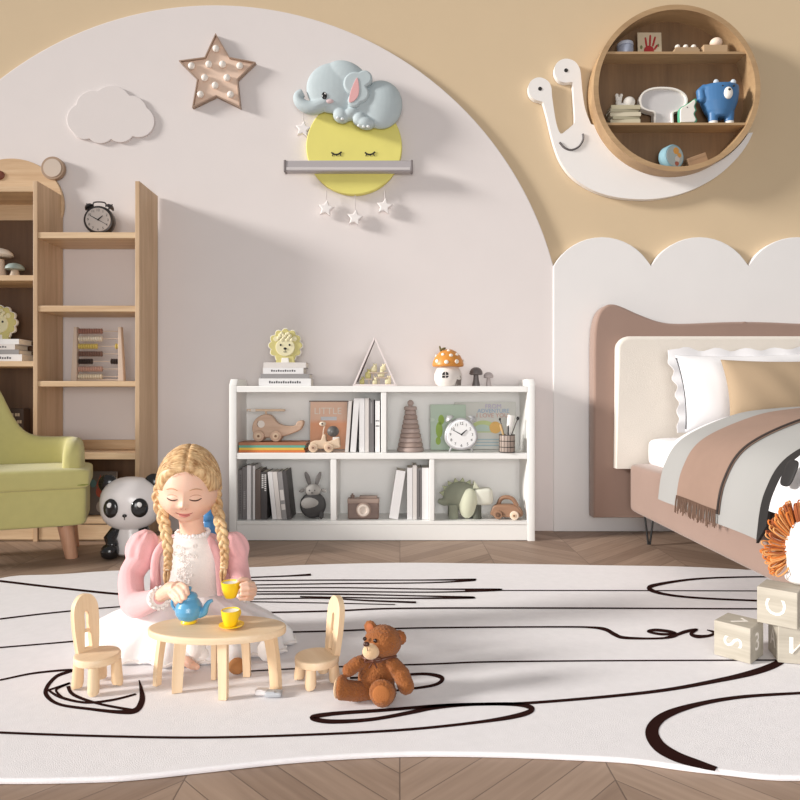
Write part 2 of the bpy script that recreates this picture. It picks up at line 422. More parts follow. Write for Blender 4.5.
ln_o = ln.build('line_drawing', ink_m, rug, fix=False)
tag(ln_o, label='dark brown brush lines drawn across the white pile')
for p in ln_o.data.polygons:
    if p.normal.z < 0: p.flip()
# ================================================================ tall oak bookcase (left)
YL = 3.45; YLB = 3.712; kL = YL/F
def XL(u): return xu(u, YL)
def ZL(v): return zv(v, YL)
tb = thing('tall_bookcase', 'tall light oak bookcase with open shelves against the pale wall behind the green armchair', 'bookcase', (XL(60), YL, 0))
def TB(name, x0, x1, y0, y1, z0, z1, m=oakx, bev=.002):
    b = MB(); b.b2(x0-XL(60), x1-XL(60), y0-YL, y1-YL, z0, z1, bev); return b.build(name, m, tb)
ZT = ZL(181)
oakd = wood('oak_back_board', (176, 142, 108), (138, 106, 78), 'z', 10)
for (u0, u1, zt) in ((33, 37.5, ZT), (135, 139.5, ZT), (-70, -65, ZL(186))):
    TB('side_panel', XL(u0), XL(u1), YL, YLB, 0, zt, oak)
for (v0, v1) in ((186, 191.5), (275, 280.5), (361, 366.5), (453, 459)):
    TB('shelf', XL(-65), XL(33), YL+.004, YLB-.02, ZL(v1), ZL(v0))
for (v0, v1) in ((232, 238), (305.5, 311.5), (381, 386.5), (453, 459.5)):
    TB('shelf', XL(37.5), XL(135), YL+.004, YLB, ZL(v1), ZL(v0))
TB('back_panel', XL(-65), XL(33), YLB-.02, YLB, 0, ZL(190), wood('shaded_back_board', (112, 84, 62), (84, 62, 46), 'z', 10), 0)  # shade inside the bays is put into this darker board colour
TB('back_panel', XL(37.5), XL(135), YLB-.02, YLB, 0, ZL(456), MATS['shaded_back_board'], 0)
TB('back_rail', XL(37.5), XL(135), YLB-.02, YLB, ZL(453), ZL(443), oakx)
for (a, b_) in ((-65, 33), (37.5, 135)):
    TB('shelf', XL(a), XL(b_), YL+.004, YLB-.02, ZL(524), ZL(519))
    TB('drawer_front', XL(a)+.003, XL(b_)-.003, YL+.006, YL+.024, ZL(540), ZL(525))
    TB('plinth', XL(a), XL(b_), YL+.02, YL+.038, 0, ZL(541))
YBp = YLB-.012
bp = MB(); cxb, czb = xu(12, YBp), zv(205, YBp); k_ = YBp/F
bp.prism([(cxb-XL(60)+52*k_*cos(R(a)), czb+46*k_*sin(R(a))) for a in range(-20, 201, 5)], YLB-YL-.022, YLB-YL-.001, .002)
bear_board = bp.build('bear_head_board', oakx, tb)
for sx in (54, -30):
    e = MB(); e.prism(circ(11.5*k_, 36, xu(sx, YBp)-XL(60), zv(169, YBp)), YLB-YL-.030, YLB-YL-.003, .002); eo = e.build('ear', mat('ear_edge', (166, 140, 118), .6), bear_board)
    e = MB(); e.prism(circ(9*k_, 36, xu(sx, YBp)-XL(60), zv(169, YBp)), YLB-YL-.032, YLB-YL-.0302, 0); e.build('ear_inset', mat('ear_inset', (204, 188, 174), .7), bear_board)
e = MB(); e.ball((xu(-1, YBp)-XL(60), YLB-YL-.024, zv(176, YBp)), (7*k_, .008, 5*k_)); e.build('nose', mat('brown_nose', (120, 62, 40), .5), bear_board)

# ================================================================ white bookcase
YW = 3.467; YWB = 3.711; kW = YW/F
def XW(u): return xu(u, YW)
def ZW(v): return zv(v, YW)
wb = thing('white_bookcase', 'low white bookcase with five open cubbies standing on the floor against the pale wall', 'bookcase', (XW(382), YW, 0))
def WB(name, x0, x1, y0, y1, z0, z1, bev=.003, m=None):
    b = MB(); b.b2(x0-XW(382), x1-XW(382), y0-YW, y1-YW, z0, z1, bev); return b.build(name, m or white_p, wb)
for (u0, u1) in ((229, 236.5), (527.5, 535)):
    b = MB(); x0, x1 = 0, YWB-YW; h = ZW(379)
    prof = [(x0, 0), (x1, 0), (x1, h-.012), (x1-.03, h), (x0+.03, h), (x0, h-.03)]
    # profile lies in the YZ plane: build as XZ prism and rotate a quarter turn
    t = MB(); t.prism(prof, -(XW(u1)-XW(382)), -(XW(u0)-XW(382)), .003, rot=(0, 0, R(90)))
    t.build('side_panel', white_p, wb)
zs_mid = ZW(453); zs_bot = ZW(521); zs_top = ZW(386)
X0, X1 = XW(236.5), XW(527.5)
WB('top_board', X0, X1, YW, YWB, zs_top-.032, zs_top)
WB('middle_shelf', X0, X1, YW+.002, YWB-.012, zs_mid-.032, zs_mid)
WB('bottom_shelf', X0, X1, YW+.002, YWB-.012, zs_bot-.02, zs_bot)
WB('plinth', X0, X1, YW+.003, YW+.021, .002, zs_bot-.02)
WB('divider', XW(381), XW(386.5), YW+.004, YWB-.012, zs_mid, zs_top-.032)
WB('divider', XW(330.5), XW(336.5), YW+.004, YWB-.012, zs_bot, zs_mid-.032)
WB('divider', XW(429.5), XW(434.5), YW+.004, YWB-.012, zs_bot, zs_mid-.032)
WB('back_panel', X0, X1, YWB-.012, YWB, .002, zs_top-.032, 0)

# ================================================================ green armchair
green = mat('lime_felt', (198, 190, 124), .85, bump=.25, bscale=700, var=.06, vscale=30, sheen=.25)
green_d = mat('lime_seam', (142, 146, 72), .9)
leg_w = wood('pinkish_beech', (214, 166, 134), (184, 132, 104), 'z', 18)
ch = thing('armchair', "child's lime green felt armchair with wooden legs at the left edge", 'armchair', (-1.88, 3.085, 0), R(22))
def CH(name, fn, m=green):
    b = MB(); fn(b); return b.build(name, m, ch)
CH('seat_base', lambda b: b.sup((0, -.01, .25), (.83, .40, .18), .12, .12, n=64))
sc = CH('seat_cushion', lambda b: b.sup((0, -.03, .372), (.86, .39, .10), .28, .14, n=72))
b = MB(); b.tube([(q[0], q[1]-.03, .346) for q in rr(.848, .378, .03, 6)], .0035, 6, True); b.build('piping', green_d, sc)
# arms and back: one padded wall round three sides, lower at the arms and rising in the middle of the back
plan = catmull([(.352, -.185, 0), (.355, -.06, 0), (.35, .06, 0), (.315, .135, 0), (.22, .165, 0), (.1, .172, 0), (0, .175, 0)], 8)
plan = plan+[Vector((-p.x, p.y, 0)) for p in reversed(plan[:-1])]
V = []; Fs = []; n = len(plan); NP = 16
for i, p in enumerate(plan):
    a = plan[max(i-1, 0)]; c = plan[min(i+1, n-1)]; d = (c-a).normalized(); nn = Vector((-d.y, d.x, 0))
    e_ = min(i, n-1-i)/7.0; cap_ = math.sqrt(max(0, 1-(1-min(1, e_+.02))**2))
    top = .405+(.535-.405)*(.35+.65*cap_)+.012*min(1, i/10, (n-1-i)/10)+.28*math.exp(-(abs(p.x+.05)/.12)**2.2)*(1 if p.y > .1 else 0)
    zb_ = .29; hh = (top-zb_)/2; th_ = .044*(.55+.45*cap_); lean = .10*max(0, top-.55)
    for j in range(NP):
        t = 2*pi*j/NP; cx_ = math.copysign(abs(cos(t))**.6, cos(t)); cz_ = math.copysign(abs(sin(t))**(.35 if sin(t) < 0 else .55), sin(t))
        q = p+nn*th_*cx_; zz = zb_+hh+hh*cz_
        V.append((q.x, q.y+lean*(zz-.4)/.3*2, zz))
for i in range(n-1):
    for j in range(NP): Fs.append((i*NP+j, i*NP+(j+1) % NP, (i+1)*NP+(j+1) % NP, (i+1)*NP+j))
Fs.append(tuple(range(NP-1, -1, -1))); Fs.append(tuple((n-1)*NP+j for j in range(NP)))
b = MB(); b.raw(V, Fs); b.build('back_and_arms', green, ch, angle=80)
for (x, y, tx, ty) in ((-.32, -.11, -.02, -.02), (.32, -.11, .03, -.005), (-.32, .12, -.02, .02), (.32, .12, .02, .02)):
    b = MB(); b.tube([(x, y, .155), (x+tx*.1, y+ty*.1, .153), (x+tx, y+ty, .004), (x+tx, y+ty, .0)], [.034, .034, .027, .026], 20); b.build('leg', leg_w, ch)

# ================================================================ bed
taupe = mat('taupe_velvet', (154, 127, 114), .8, bump=.1, bscale=500, var=.05, sheen=.3)
cream = mat('cream_boucle', (228, 220, 210), .9, bump=.5, bscale=260, sheen=.2)
sheet = mat('white_cotton', (240, 238, 240), .85, bump=.15, bscale=40, var=.03)
bed = thing('bed', 'single bed with taupe upholstered frame and wavy headboard under the scalloped panel', 'bed', (1.7, 2.5, 0))
YHf, YHb = 3.60, 3.70; kH = YHf/F
hp = [(594, 518), (594, 430), (594, 350), (595, 328), (599, 313), (606, 305.5), (613, 304), (622, 306.5), (640, 314.5), (660, 321.5), (680, 323.5), (720, 322), (745, 321.5)]
hp2 = catmull([(u, v, 0) for u, v in hp[2:]], 5)
left = [(594, 518), (594, 400)]+[(p.x, p.y) for p in hp2]
full = left+[(1490-u, v) for u, v in reversed(left)]
b = MB(); b.prism([(xu(u, YHf)-1.7, zv(v, YHf)) for u, v in full], YHf-2.5, YHb-2.5, .012, seg=3)
hb = b.build('headboard', taupe, bed)
b = MB(); yq = 3.545; b.prism([(x-1.7+xu(745, yq), z+zv(402, yq)) for x, z in [p if p[1] > -.2 else (math.copysign(.674, p[0]), -.351) for p in rr(xu(873, yq)-xu(617, yq), zv(336, yq)-zv(468, yq), .07, 8)]], yq-2.5, YHf-2.5, .018, seg=4)
b.build('headboard_cushion', cream, bed)
XB = 1.19; XBR = 2.42
b = MB(); b.sup(((XB+XBR)/2-1.7, 2.745-2.5, .27), (XBR-XB, 1.57, .255), .12, .06, n=96); b.build('base_frame', taupe, bed)
b = MB(); b.sup(((XB+XBR)/2-1.7, 2.755-2.5, .455), (XBR-XB-.16, 1.53, .17), .3, .1, n=72); b.build('mattress', sheet, bed)
for (x, y) in ((1.24, 3.36), (2.36, 3.36), (1.24, 2.08), (2.36, 2.08)):
    for d in (-.02, .025):
        pass
    b = MB(); b.tube([(x-.022-1.7, y-2.5, .15), (x-1.7-.004, y-2.5, .018 if y < 2.3 else .006), (x-1.7+.004, y-2.5, .018 if y < 2.3 else .006), (x-1.7+.022, y-2.5, .15)], .0055, 8); b.build('hairpin_leg', black_m, bed)
# draped bed clothes: a sheet that follows the side profile of the bed
PROF = [(1.150, .20), (1.152, .30), (1.178, .44), (1.26, .56), (1.47, .655), (1.65, .685), (1.9, .70), (2.2, .69), (2.36, .60), (2.44, .46), (2.455, .33)]
prof_s = catmull([(x, 0, z) for x, z in PROF], 10)
def prof_at(off):
    out = []
    L = len(prof_s)
    for i, p in enumerate(prof_s):
        a = prof_s[max(i-1, 0)]; c = prof_s[min(i+1, L-1)]; d = (c-a).normalized(); n = Vector((-d.z, 0, d.x))
        out.append(p+n*off)
    return out
def drape(y0, y1, zl, zr, off, th=.006, ny=30, wave=.004, seed=0, end_drop=None, edge=None):
    """sheet from y0 to y1; hems at height zl (left) and zr (right)"""
    P = prof_at(off); V = []; Fs = []
    mid = len(P)//2
    lft = [p for p in P[:mid]]; rgt = [p for p in P[mid:]]
    rows = []
    for j in range(ny+1):
        y = y0+(y1-y0)*j/ny
        zl_ = zl(y) if callable(zl) else zl
        pr = []
        for i, p in enumerate(lft+rgt):
            hz = zl_ if i < mid else zr
            q = Vector((p.x, y, max(p.z, hz)))
            if p.z < hz: # clamp along profile
                src = lft if i < mid else rgt
                for a, c in zip(src[:-1], src[1:]):
                    if (a.z-hz)*(c.z-hz) <= 0 and abs(c.z-a.z) > 1e-6:
                        t = (hz-a.z)/(c.z-a.z); q.x = a.x+(c.x-a.x)*t; break
            w = wave*sin(y*14+seed+3*sin(q.x*4))*min(1, .3+abs(q.z-.7)*3)
            q.x += -w if i < mid else w; q.z += wave*.8*sin(y*9+q.x*7+seed)*min(1, max(0, (q.z-hz)*8))
            pr.append(q)
        rows.append(pr)
    n = len(rows[0])
    b = MB()
    for (r_) in rows: V += r_
    base = len(V)
    for r_ in rows:
        for i, q in enumerate(r_):
            a = r_[max(i-1, 0)]; c = r_[min(i+1, n-1)]; d = (c-a); d = d.normalized() if d.length > 1e-7 else Vector((0, 0, 1)); nn = Vector((-d.z, 0, d.x)); V.append(q-nn*th)
    for j in range(ny):
        for i in range(n-1):
            q = (j*n+i, j*n+i+1, (j+1)*n+i+1, (j+1)*n+i); Fs.append(q); Fs.append(tuple(base+t for t in reversed(q)))
    for j in range(ny):
        for i in (0, n-1): Fs.append((j*n+i, (j+1)*n+i, base+(j+1)*n+i, base+j*n+i))
    for i in range(n-1):
        for j in (0, ny): Fs.append((j*n+i, j*n+i+1, base+j*n+i+1, base+j*n+i))
    b.raw(V, Fs); return b, rows
def placed(b, name, m, parent, off):
    for v in b.bm.verts: v.co -= Vector(off)
    return b.build(name, m, parent, angle=60)
duv = thing('duvet', 'white cotton duvet lying on the bed, its edge showing above the grey blanket', 'duvet', (1.8, 2.3, .6))
b, _ = drape(1.98, 3.10, .44, .5, -.017, .012, 36, .004, 1); placed(b, 'duvet_cover', sheet, duv, (1.8, 2.3, .6))
bl_g = mat('grey_knit', (164, 163, 161), .9, bump=.3, bscale=500)
bl_w = mat('white_knit', (238, 236, 238), .9, bump=.3, bscale=500)
bl = thing('bed_blanket', 'pale grey and white printed blanket with black borders draped over the bed side', 'blanket', (1.8, 2.3, .6))
b, _ = drape(2.18, 3.0, lambda y: .285+.05*(y-2.6)*.1, .36, .001, .008, 30, .004, 1); placed(b, 'grey_band', bl_g, bl, (1.8, 2.3, .6))
b, _ = drape(2.125, 2.179, lambda y: .27+(2.18-y)*1.2, .36, .001, .009, 8, .004, 1); placed(b, 'black_border', black_m, bl, (1.8, 2.3, .6))
b, _ = drape(1.975, 2.124, lambda y: .385, .36, .001, .010, 20, .004, 1); wband = placed(b, 'white_band', bl_w, bl, (1.8, 2.3, .6))
b = MB(); b.sup((1.168-1.8, 2.025-2.3, .515-.6), (.012, .06, .085), .6, .8, rot=(0, R(22), 0)); b.build('printed_mark', black_m, bl)
th_m = mat('tan_taupe_throw', (154, 127, 112), .9, bump=.3, bscale=420, var=.06, vscale=20)
thr = thing('fringed_throw', 'brownish taupe throw with dark fringed ends laid across the grey blanket on the bed', 'throw', (1.8, 2.3, .6))
b, rows = drape(2.43, 2.80, .32, .4, .010, .007, 22, .004, 1); placed(b, 'throw_cloth', th_m, thr, (1.8, 2.3, .6))
b = MB()
for j in range(60):
    y = 2.44+.355*j/59; rj = rows[min(22, int(round((y-2.43)/.37*22)))]
    p = rj[0]; l = random.uniform(.04, .065); dx = random.uniform(-.01, .01)
    b.tube([(p.x-.001, y, .335), (p.x-.004, y+dx*.5, .31), (p.x-.006, y+dx, .325-l)], [.0018, .0018, .0022], 5)
fr = placed(b, 'fringe', mat('fringe_yarn', (104, 80, 66), .9), thr, (1.8, 2.3, .6)); fr['kind'] = 'stuff'
b = MB(); b.tube([(p.x-.001, p.y, p.z+.001) for p in [Vector((q.x, 2.43, q.z)) for q in rows[0] if q.x < 1.9]], .004, 6)
placed(b, 'piping', mat('dark_piping', (52, 42, 38), .8), thr, (1.8, 2.3, .6))
# pillows leaning on the headboard
def pillow(name, label, c, d, rot, m, flange=0, e=.55):
    t = thing(name, label, 'pillow', c, rot=rot)
    b = MB(); w, h, th = d
    n = 28; V = []; Fs = []
    for s_ in (1, -1):
        for j in range(n+1):
            for i in range(n+1):
                x = -1+2*i/n; z = -1+2*j/n
                f = (1-abs(x)**2.6)**.55*(1-abs(z)**2.6)**.55
                # pulled-in edges between pointed corners
                px = x*w/2*(1-.06*(1-z*z)); pz = z*h/2*(1-.06*(1-x*x))
                V.append((px, -s_*(th/2*f+.0015)+.003*sin(9*x+4*z)*f, pz))
    N = (n+1)**2
    for s_ in range(2):
        for j in range(n):
            for i in range(n):
                a = s_*N+j*(n+1)+i; q = (a, a+1, a+n+2, a+n+1); Fs.append(q if s_ == 0 else tuple(reversed(q)))
    rim = [i for i in range(n+1)]+[(j)*(n+1)+n for j in range(1, n+1)]+[n*(n+1)+i for i in range(n-1, -1, -1)]+[j*(n+1) for j in range(n-1, 0, -1)]
    for a, c2 in zip(rim, rim[1:]+rim[:1]): Fs.append((a, c2, N+c2, N+a))
    b.raw(V, Fs); body = b.build('pillow_cover', m, t, angle=70)
    if flange:
        b = MB(); V = []; Fs = []; L = len(rim)
        for s_ in (.002, -.002):
            for (k1) in (0, 1):
                for idx, a in enumerate(rim):
                    i = a % (n+1); j = a//(n+1); x = -1+2*i/n; z = -1+2*j/n
                    px = x*w/2*(1-.06*(1-z*z)); pz = z*h/2*(1-.06*(1-x*x))
                    wv = flange*k1*(1+.25*sin(idx*1.1))
                    V.append((px+wv*(x if abs(x) > .98 else 0), s_+.006*k1*sin(idx*.9), pz+wv*(z if z > .98 else 0)))
        for i in range(L):
            k2 = (i+1) % L
            Fs += [(i, k2, L+k2, L+i), (2*L+i, 3*L+i, 3*L+k2, 2*L+k2), (L+i, L+k2, 3*L+k2, 3*L+i)]
        b.raw(V, Fs); b.build('flange', m, t, angle=70)
        b = MB(); b.tube([(-1*w/2*(1-.06*(1-z*z))+.002, -.006, z*h/2) for z in [-.92+1.84*q/20 for q in range(21)]], .0022, 6); b.build('dark_seam', mat('seam_thread', (88, 88, 92), .8), t)
    return t
yp = 3.40
pillow('pillow', 'large white cotton pillow with ruffled edge and dark seam leaning on the cream headboard', (xu(752, yp), yp, zv(391, yp)-.005), (.76, .40, .14), (R(-14), R(-1), R(4)), sheet, .035)
yp = 3.235
pillow('pillow', 'smaller tan pillow propped in front of the white one on the bed', (xu(786, yp), yp, zv(393, yp)), (.60, .33, .12), (R(-14), 0, R(3)), mat('tan_linen', (176, 152, 124), .9, bump=.3, bscale=300, var=.05))
# ================================================================ books
def paint(nm, c, r=.55): return mat(nm, c, r, var=.04, vscale=30)
b_white = paint('book_white', (232, 230, 230)); b_off = paint('book_off_white', (222, 216, 212)); b_grey = paint('book_grey', (150, 147, 147))
b_mid = paint('book_mid_grey', (116, 112, 112)); b_dark = paint('book_dark_grey', (74, 70, 70)); b_brown = paint('book_brown_grey', (104, 90, 84)); b_black = paint('book_black', (40, 38, 40))
pages_m = mat('page_edges', (232, 226, 214), .9, bump=.3, bscale=900, stretch=(8, 1, 1))
ink = mat('print_ink', (80, 78, 82), .7); ink_w = mat('print_white', (238, 236, 234), .7)
def upright(label, u0, u1, vt, zb, Yf, m, group, depth=.16, lean=0, marks=None, mm=None):
    """book standing with its spine to the room; lean in degrees (+ = top to the right)"""
    w = (u1-u0)*Yf/F; h = zv(vt, Yf)-zb; a = R(lean)
    x = xu((u0+u1)/2, Yf)
    t = thing('book', label, 'book', (x, Yf, zb+abs(sin(a))*w/2+.0005), group=group, rot=(0, a, 0))
    b = MB(); th = min(.0025, w*.16)
    b.b2(-w/2, w/2, 0, th, 0, h, .0008); b.b2(-w/2, -w/2+th, th, depth, 0, h, .0006); b.b2(w/2-th, w/2, th, depth, 0, h, .0006)
    b.build('cover', m, t)
    b = MB(); b.b2(-w/2+th, w/2-th, th, depth-.004, .003, h-.003); b.build('pages', pages_m, t)
    if marks:
        b = MB()
        for (z0, z1, x0, x1) in marks: b.b2(-w/2+w*x0, -w/2+w*x1, -.0006, .0002, h*z0, h*z1)
        b.build('spine_marks', mm or ink, t)
    return t
def flat(label, u0, u1, v0, v1, zb, Yf, m, group, depth=.13, mk=None, yaw=0):
    w = (u1-u0)*Yf/F; h = (v1-v0)*Yf/F
    t = thing('book', label, 'book', (xu((u0+u1)/2, Yf), Yf+depth/2, zb), R(yaw), group=group)
    b = MB(); th = min(.0025, h*.18); y0 = -depth/2
    b.b2(-w/2, w/2, y0, y0+th, 0, h, .0008); b.b2(-w/2, w/2, y0+th, depth/2, 0, th, .0006); b.b2(-w/2, w/2, y0+th, depth/2, h-th, h, .0006)
    b.build('cover', m, t)
    b = MB(); b.b2(-w/2+.004, w/2-.004, y0+th, depth/2-.004, th, h-th); b.build('pages', pages_m, t)
    if mk:
        b = MB(); n = mk
        for i in range(n):
            cx = (i-(n-1)/2)*w*.62/n; b.b2(cx-w*.2/n, cx+w*.2/n, y0-.0006, y0+.0002, h*.36, h*(.6 if i % 3 else .68))
        b.build('spine_marks', ink, t)
    return zb+h
YB = 3.50
rowm = lambda n, z0, z1, x0, x1: [(z0+(z1-z0)*i/n, z0+(z1-z0)*(i+.6)/n, x0, x1) for i in range(n)]
g = 'books in the upper left cubby of the white bookcase'
zb = zs_mid
upright('thin beige book leaning beside the orange picture board, first of its row', 345, 348.4, 401, zb, YB, b_off, g, lean=4)
upright('white book leaning left of the dark gap in the upper left cubby row', 350.2, 355.8, 398.5, zb, YB, b_white, g, lean=4)
upright('white book upright just right of the dark gap, upper left cubby', 359.3, 364.6, 398.5, zb, YB, b_white, g)
upright('slim white book between a wider white book and the grey book, upper left cubby', 365, 368.8, 398.5, zb, YB, b_off, g)
upright('grey book with pale spine stripe in the upper left cubby row', 369.2, 373.8, 400, zb, YB, b_mid, g, marks=[(.55, .95, .35, .65)], mm=b_grey)
upright('white book last in the upper left cubby row, next to the divider', 375.2, 379.8, 401, zb, YB, b_white, g, marks=[(.5, .52, .1, .9), (.6, .62, .1, .9)])
g = 'books in the lower left cubby of the white bookcase'; zb = zs_bot
upright('dark grey book first at the left side panel, lower left cubby', 238.4, 242, 470, zb, YB, b_mid, g, marks=rowm(16, .12, .92, .35, .65), mm=b_dark)
upright('tall mid grey book second from the left in the lower left cubby', 242.3, 246.6, 467, zb, YB, b_mid, g, marks=rowm(10, .2, .55, .3, .75), mm=b_grey)
upright('tallest white book in the lower left cubby', 246.9, 250.9, 465.7, zb, YB, b_white, g)
upright('very thin grey book between two white books, lower left cubby', 251.2, 252.9, 466, zb, YB, b_grey, g)
upright('thin white book left of the brownish grey book, lower left cubby', 253.1, 254.9, 466, zb, YB, b_white, g)
upright('brownish grey book in the middle of the lower left cubby row', 255.2, 260.7, 470, zb, YB, b_brown, g)
upright('dark grey book with two columns of white print on its spine', 261, 267, 472, zb, YB, b_dark, g, marks=rowm(8, .66, .96, .12, .42)+rowm(9, .6, .96, .58, .86), mm=ink_w)
upright('white leaning book resting against the dark printed book, lower left cubby', 272.5, 277, 472, zb, YB, b_white, g, lean=-6)
upright('second white leaning book in the lower left cubby', 277.3, 281.8, 472, zb, YB, b_off, g, lean=-6)
upright('grey leaning book with paler patches, lower left cubby', 282.2, 287, 472, zb, YB, b_grey, g, lean=-6, marks=[(.2, .32, .1, .9), (.4, .62, .1, .9)], mm=b_off)
upright('almost black leaning book, last of the lower left cubby row', 287.3, 291.3, 471, zb, YB, b_dark, g, lean=-6)
g = 'books in the lower middle cubby of the white bookcase'
upright('wide white book leaning to the right in the lower middle cubby', 389, 398, 471, zb, YB, b_white, g, lean=9, depth=.15)
upright('white book upright beside the wide leaning one, lower middle cubby', 407.2, 412.4, 468, zb, YB, b_white, g)
upright('tallest white book in the lower middle cubby', 412.7, 416.8, 465.5, zb, YB, b_off, g)
upright('dark grey book between white ones, lower middle cubby', 417.2, 421.6, 468, zb, YB, b_mid, g, marks=[(.05, .95, .4, .6)], mm=b_dark)
upright('white book last in the lower middle cubby, next to the divider', 422, 428.8, 468, zb, YB, b_white, g)
# stack under the lion ornament on top of the white bookcase
g = 'books under the lion on top of the white bookcase'; Yt = 3.53
z1 = flat('thick white book at the bottom of the stack under the lion, on the white bookcase', 258.7, 311, 378, 385.6, zs_top, Yt, b_white, g, mk=14)
z1 = flat('grey book second from the bottom under the lion, on the white bookcase', 260.5, 309.5, 373.4, 378, z1, Yt, b_grey, g)
z1 = flat('white book with print just under the topmost one, on the white bookcase', 263, 303.5, 367.3, 373.4, z1, Yt, b_white, g, mk=11)
zlion = flat('white book topmost of the stack, directly under the lion on the white bookcase', 263.5, 306, 362, 367.3, z1, Yt, b_off, g, mk=0)
# same stack in the tall bookcase
g = 'books under the lion in the tall bookcase'; Yq = 3.52; zsl = ZL(361)
z1 = flat('white book at the bottom of the stack in the tall bookcase', -34, 22, 354, 361.3, zsl, Yq, b_white, g, mk=14)
z1 = flat('grey book second from the bottom of the stack in the tall bookcase', -33, 19, 349.3, 354, z1, Yq, b_grey, g)
z1 = flat('off-white printed book third up in the tall bookcase stack', -29, 15, 344, 349.3, z1, Yq, b_off, g, mk=11)
zlion2 = flat('white book topmost of the stack in the tall bookcase', -30, 19, 338.7, 344, z1, Yq, b_white, g)
# colourful books under the helicopter
g = 'colourful books under the toy helicopter'; Yh = 3.49
z1 = flat('orange book lowest under the toy helicopter', 238.5, 305, 450.8, 453.2, zs_mid, Yh, paint('book_orange', (214, 122, 62)), g, depth=.15, yaw=0)
z1 = flat('yellow book second lowest under the toy helicopter', 239, 304, 448.4, 450.8, z1, Yh, paint('book_yellow', (228, 186, 74)), g, depth=.15)
z1 = flat('teal book third up under the toy helicopter', 238.8, 305, 446, 448.4, z1, Yh, paint('book_teal', (98, 172, 152)), g, depth=.15)
zheli = flat('brown book topmost under the toy helicopter', 238.5, 306, 443, 446, z1, Yh, paint('book_terracotta', (168, 110, 78)), g, depth=.15)

# ================================================================ lion ornaments
lion_o = mat('lion_mane_yellow', (206, 196, 130), .7); lion_f = mat('lion_face_cream', (228, 220, 182), .7); lion_e = mat('lion_edge_white', (238, 234, 226), .7)
def lion(label, u, zb, Y, group):
    k = Y/F; t = thing('lion_ornament', label, 'ornament', (xu(u, Y), Y, zb), group=group)
    def scal(r, n=12, amp=1.2, rz=1): return [(r*cos(a)+amp*abs(cos(a*n/2))*cos(a), 17.5+(r*sin(a)+amp*abs(cos(a*n/2))*sin(a))*rz) for a in [2*pi*i/144 for i in range(144)]]
    b = MB(k); b.prism(scal(14.4, 12, 2.4), 0, 5, .5); b.build('mane', lion_o, t)
    b = MB(k); b.prism(scal(15.2, 12, 2.4), 1.2, 4.4, .3); b.build('mane_rim', lion_e, t)
    b = MB(k); b.prism(circ(9.6, 40, 0, 15.6, 9), -1.2, 1, .6); fo = b.build('face', lion_f, t)
    b = MB(k)
    for q in range(9): b.ball((-6.5+q*1.65, -1, 25+2.2*sin(q*2.1)), (1.9, 1.2, 1.9), n=10)
    for q in range(7): b.ball((-5+q*1.65, -1.1, 28+1.5*sin(q*1.7)), (1.8, 1.1, 1.7), n=10)
    b.build('curl', lion_f, t)
    b = MB(k)
    for sx in (-1, 1): b.ball((sx*4.4, -1.4, 17.8), (1, .6, 1.1), n=10)
    b.ball((0, -1.5, 14.2), (1.7, .8, 1.2), n=10); b.tube([(0, -1.3, 13.4), (0, -1.3, 11.3)], .25, 6); b.tube([(-1.6, -1.3, 11), (0, -1.4, 10.6), (1.6, -1.3, 11)], .3, 6)
    b.build('eyes_and_nose', black_m, fo)
    b = MB(k)
    for sx in (-1, 1): b.prism(circ(2.6, 20, sx*9.2, 24), -.8, 1.2, .4)
    b.build('ear', lion_f, t)
    b = MB(k); b.prism([(-9.5, 0), (-8.5, 7), (8.5, 7), (9.5, 0)], -.6, 4.6, .6); b.build('body', lion_o, t)
    b = MB(k); b.prism([(-4, .2), (-3.4, 5), (3.4, 5), (4, .2)], -1.6, 0, .5); b.build('paws', lion_e, t)
    return t
g = 'lion ornaments on book stacks'
lion('yellow lion ornament with scalloped mane on books on top of the white bookcase', 285.3, zlion, 3.575, g)
lion('lion ornament with scalloped mane at the left edge, on books in the tall bookcase', -1, zlion2, 3.565, g)

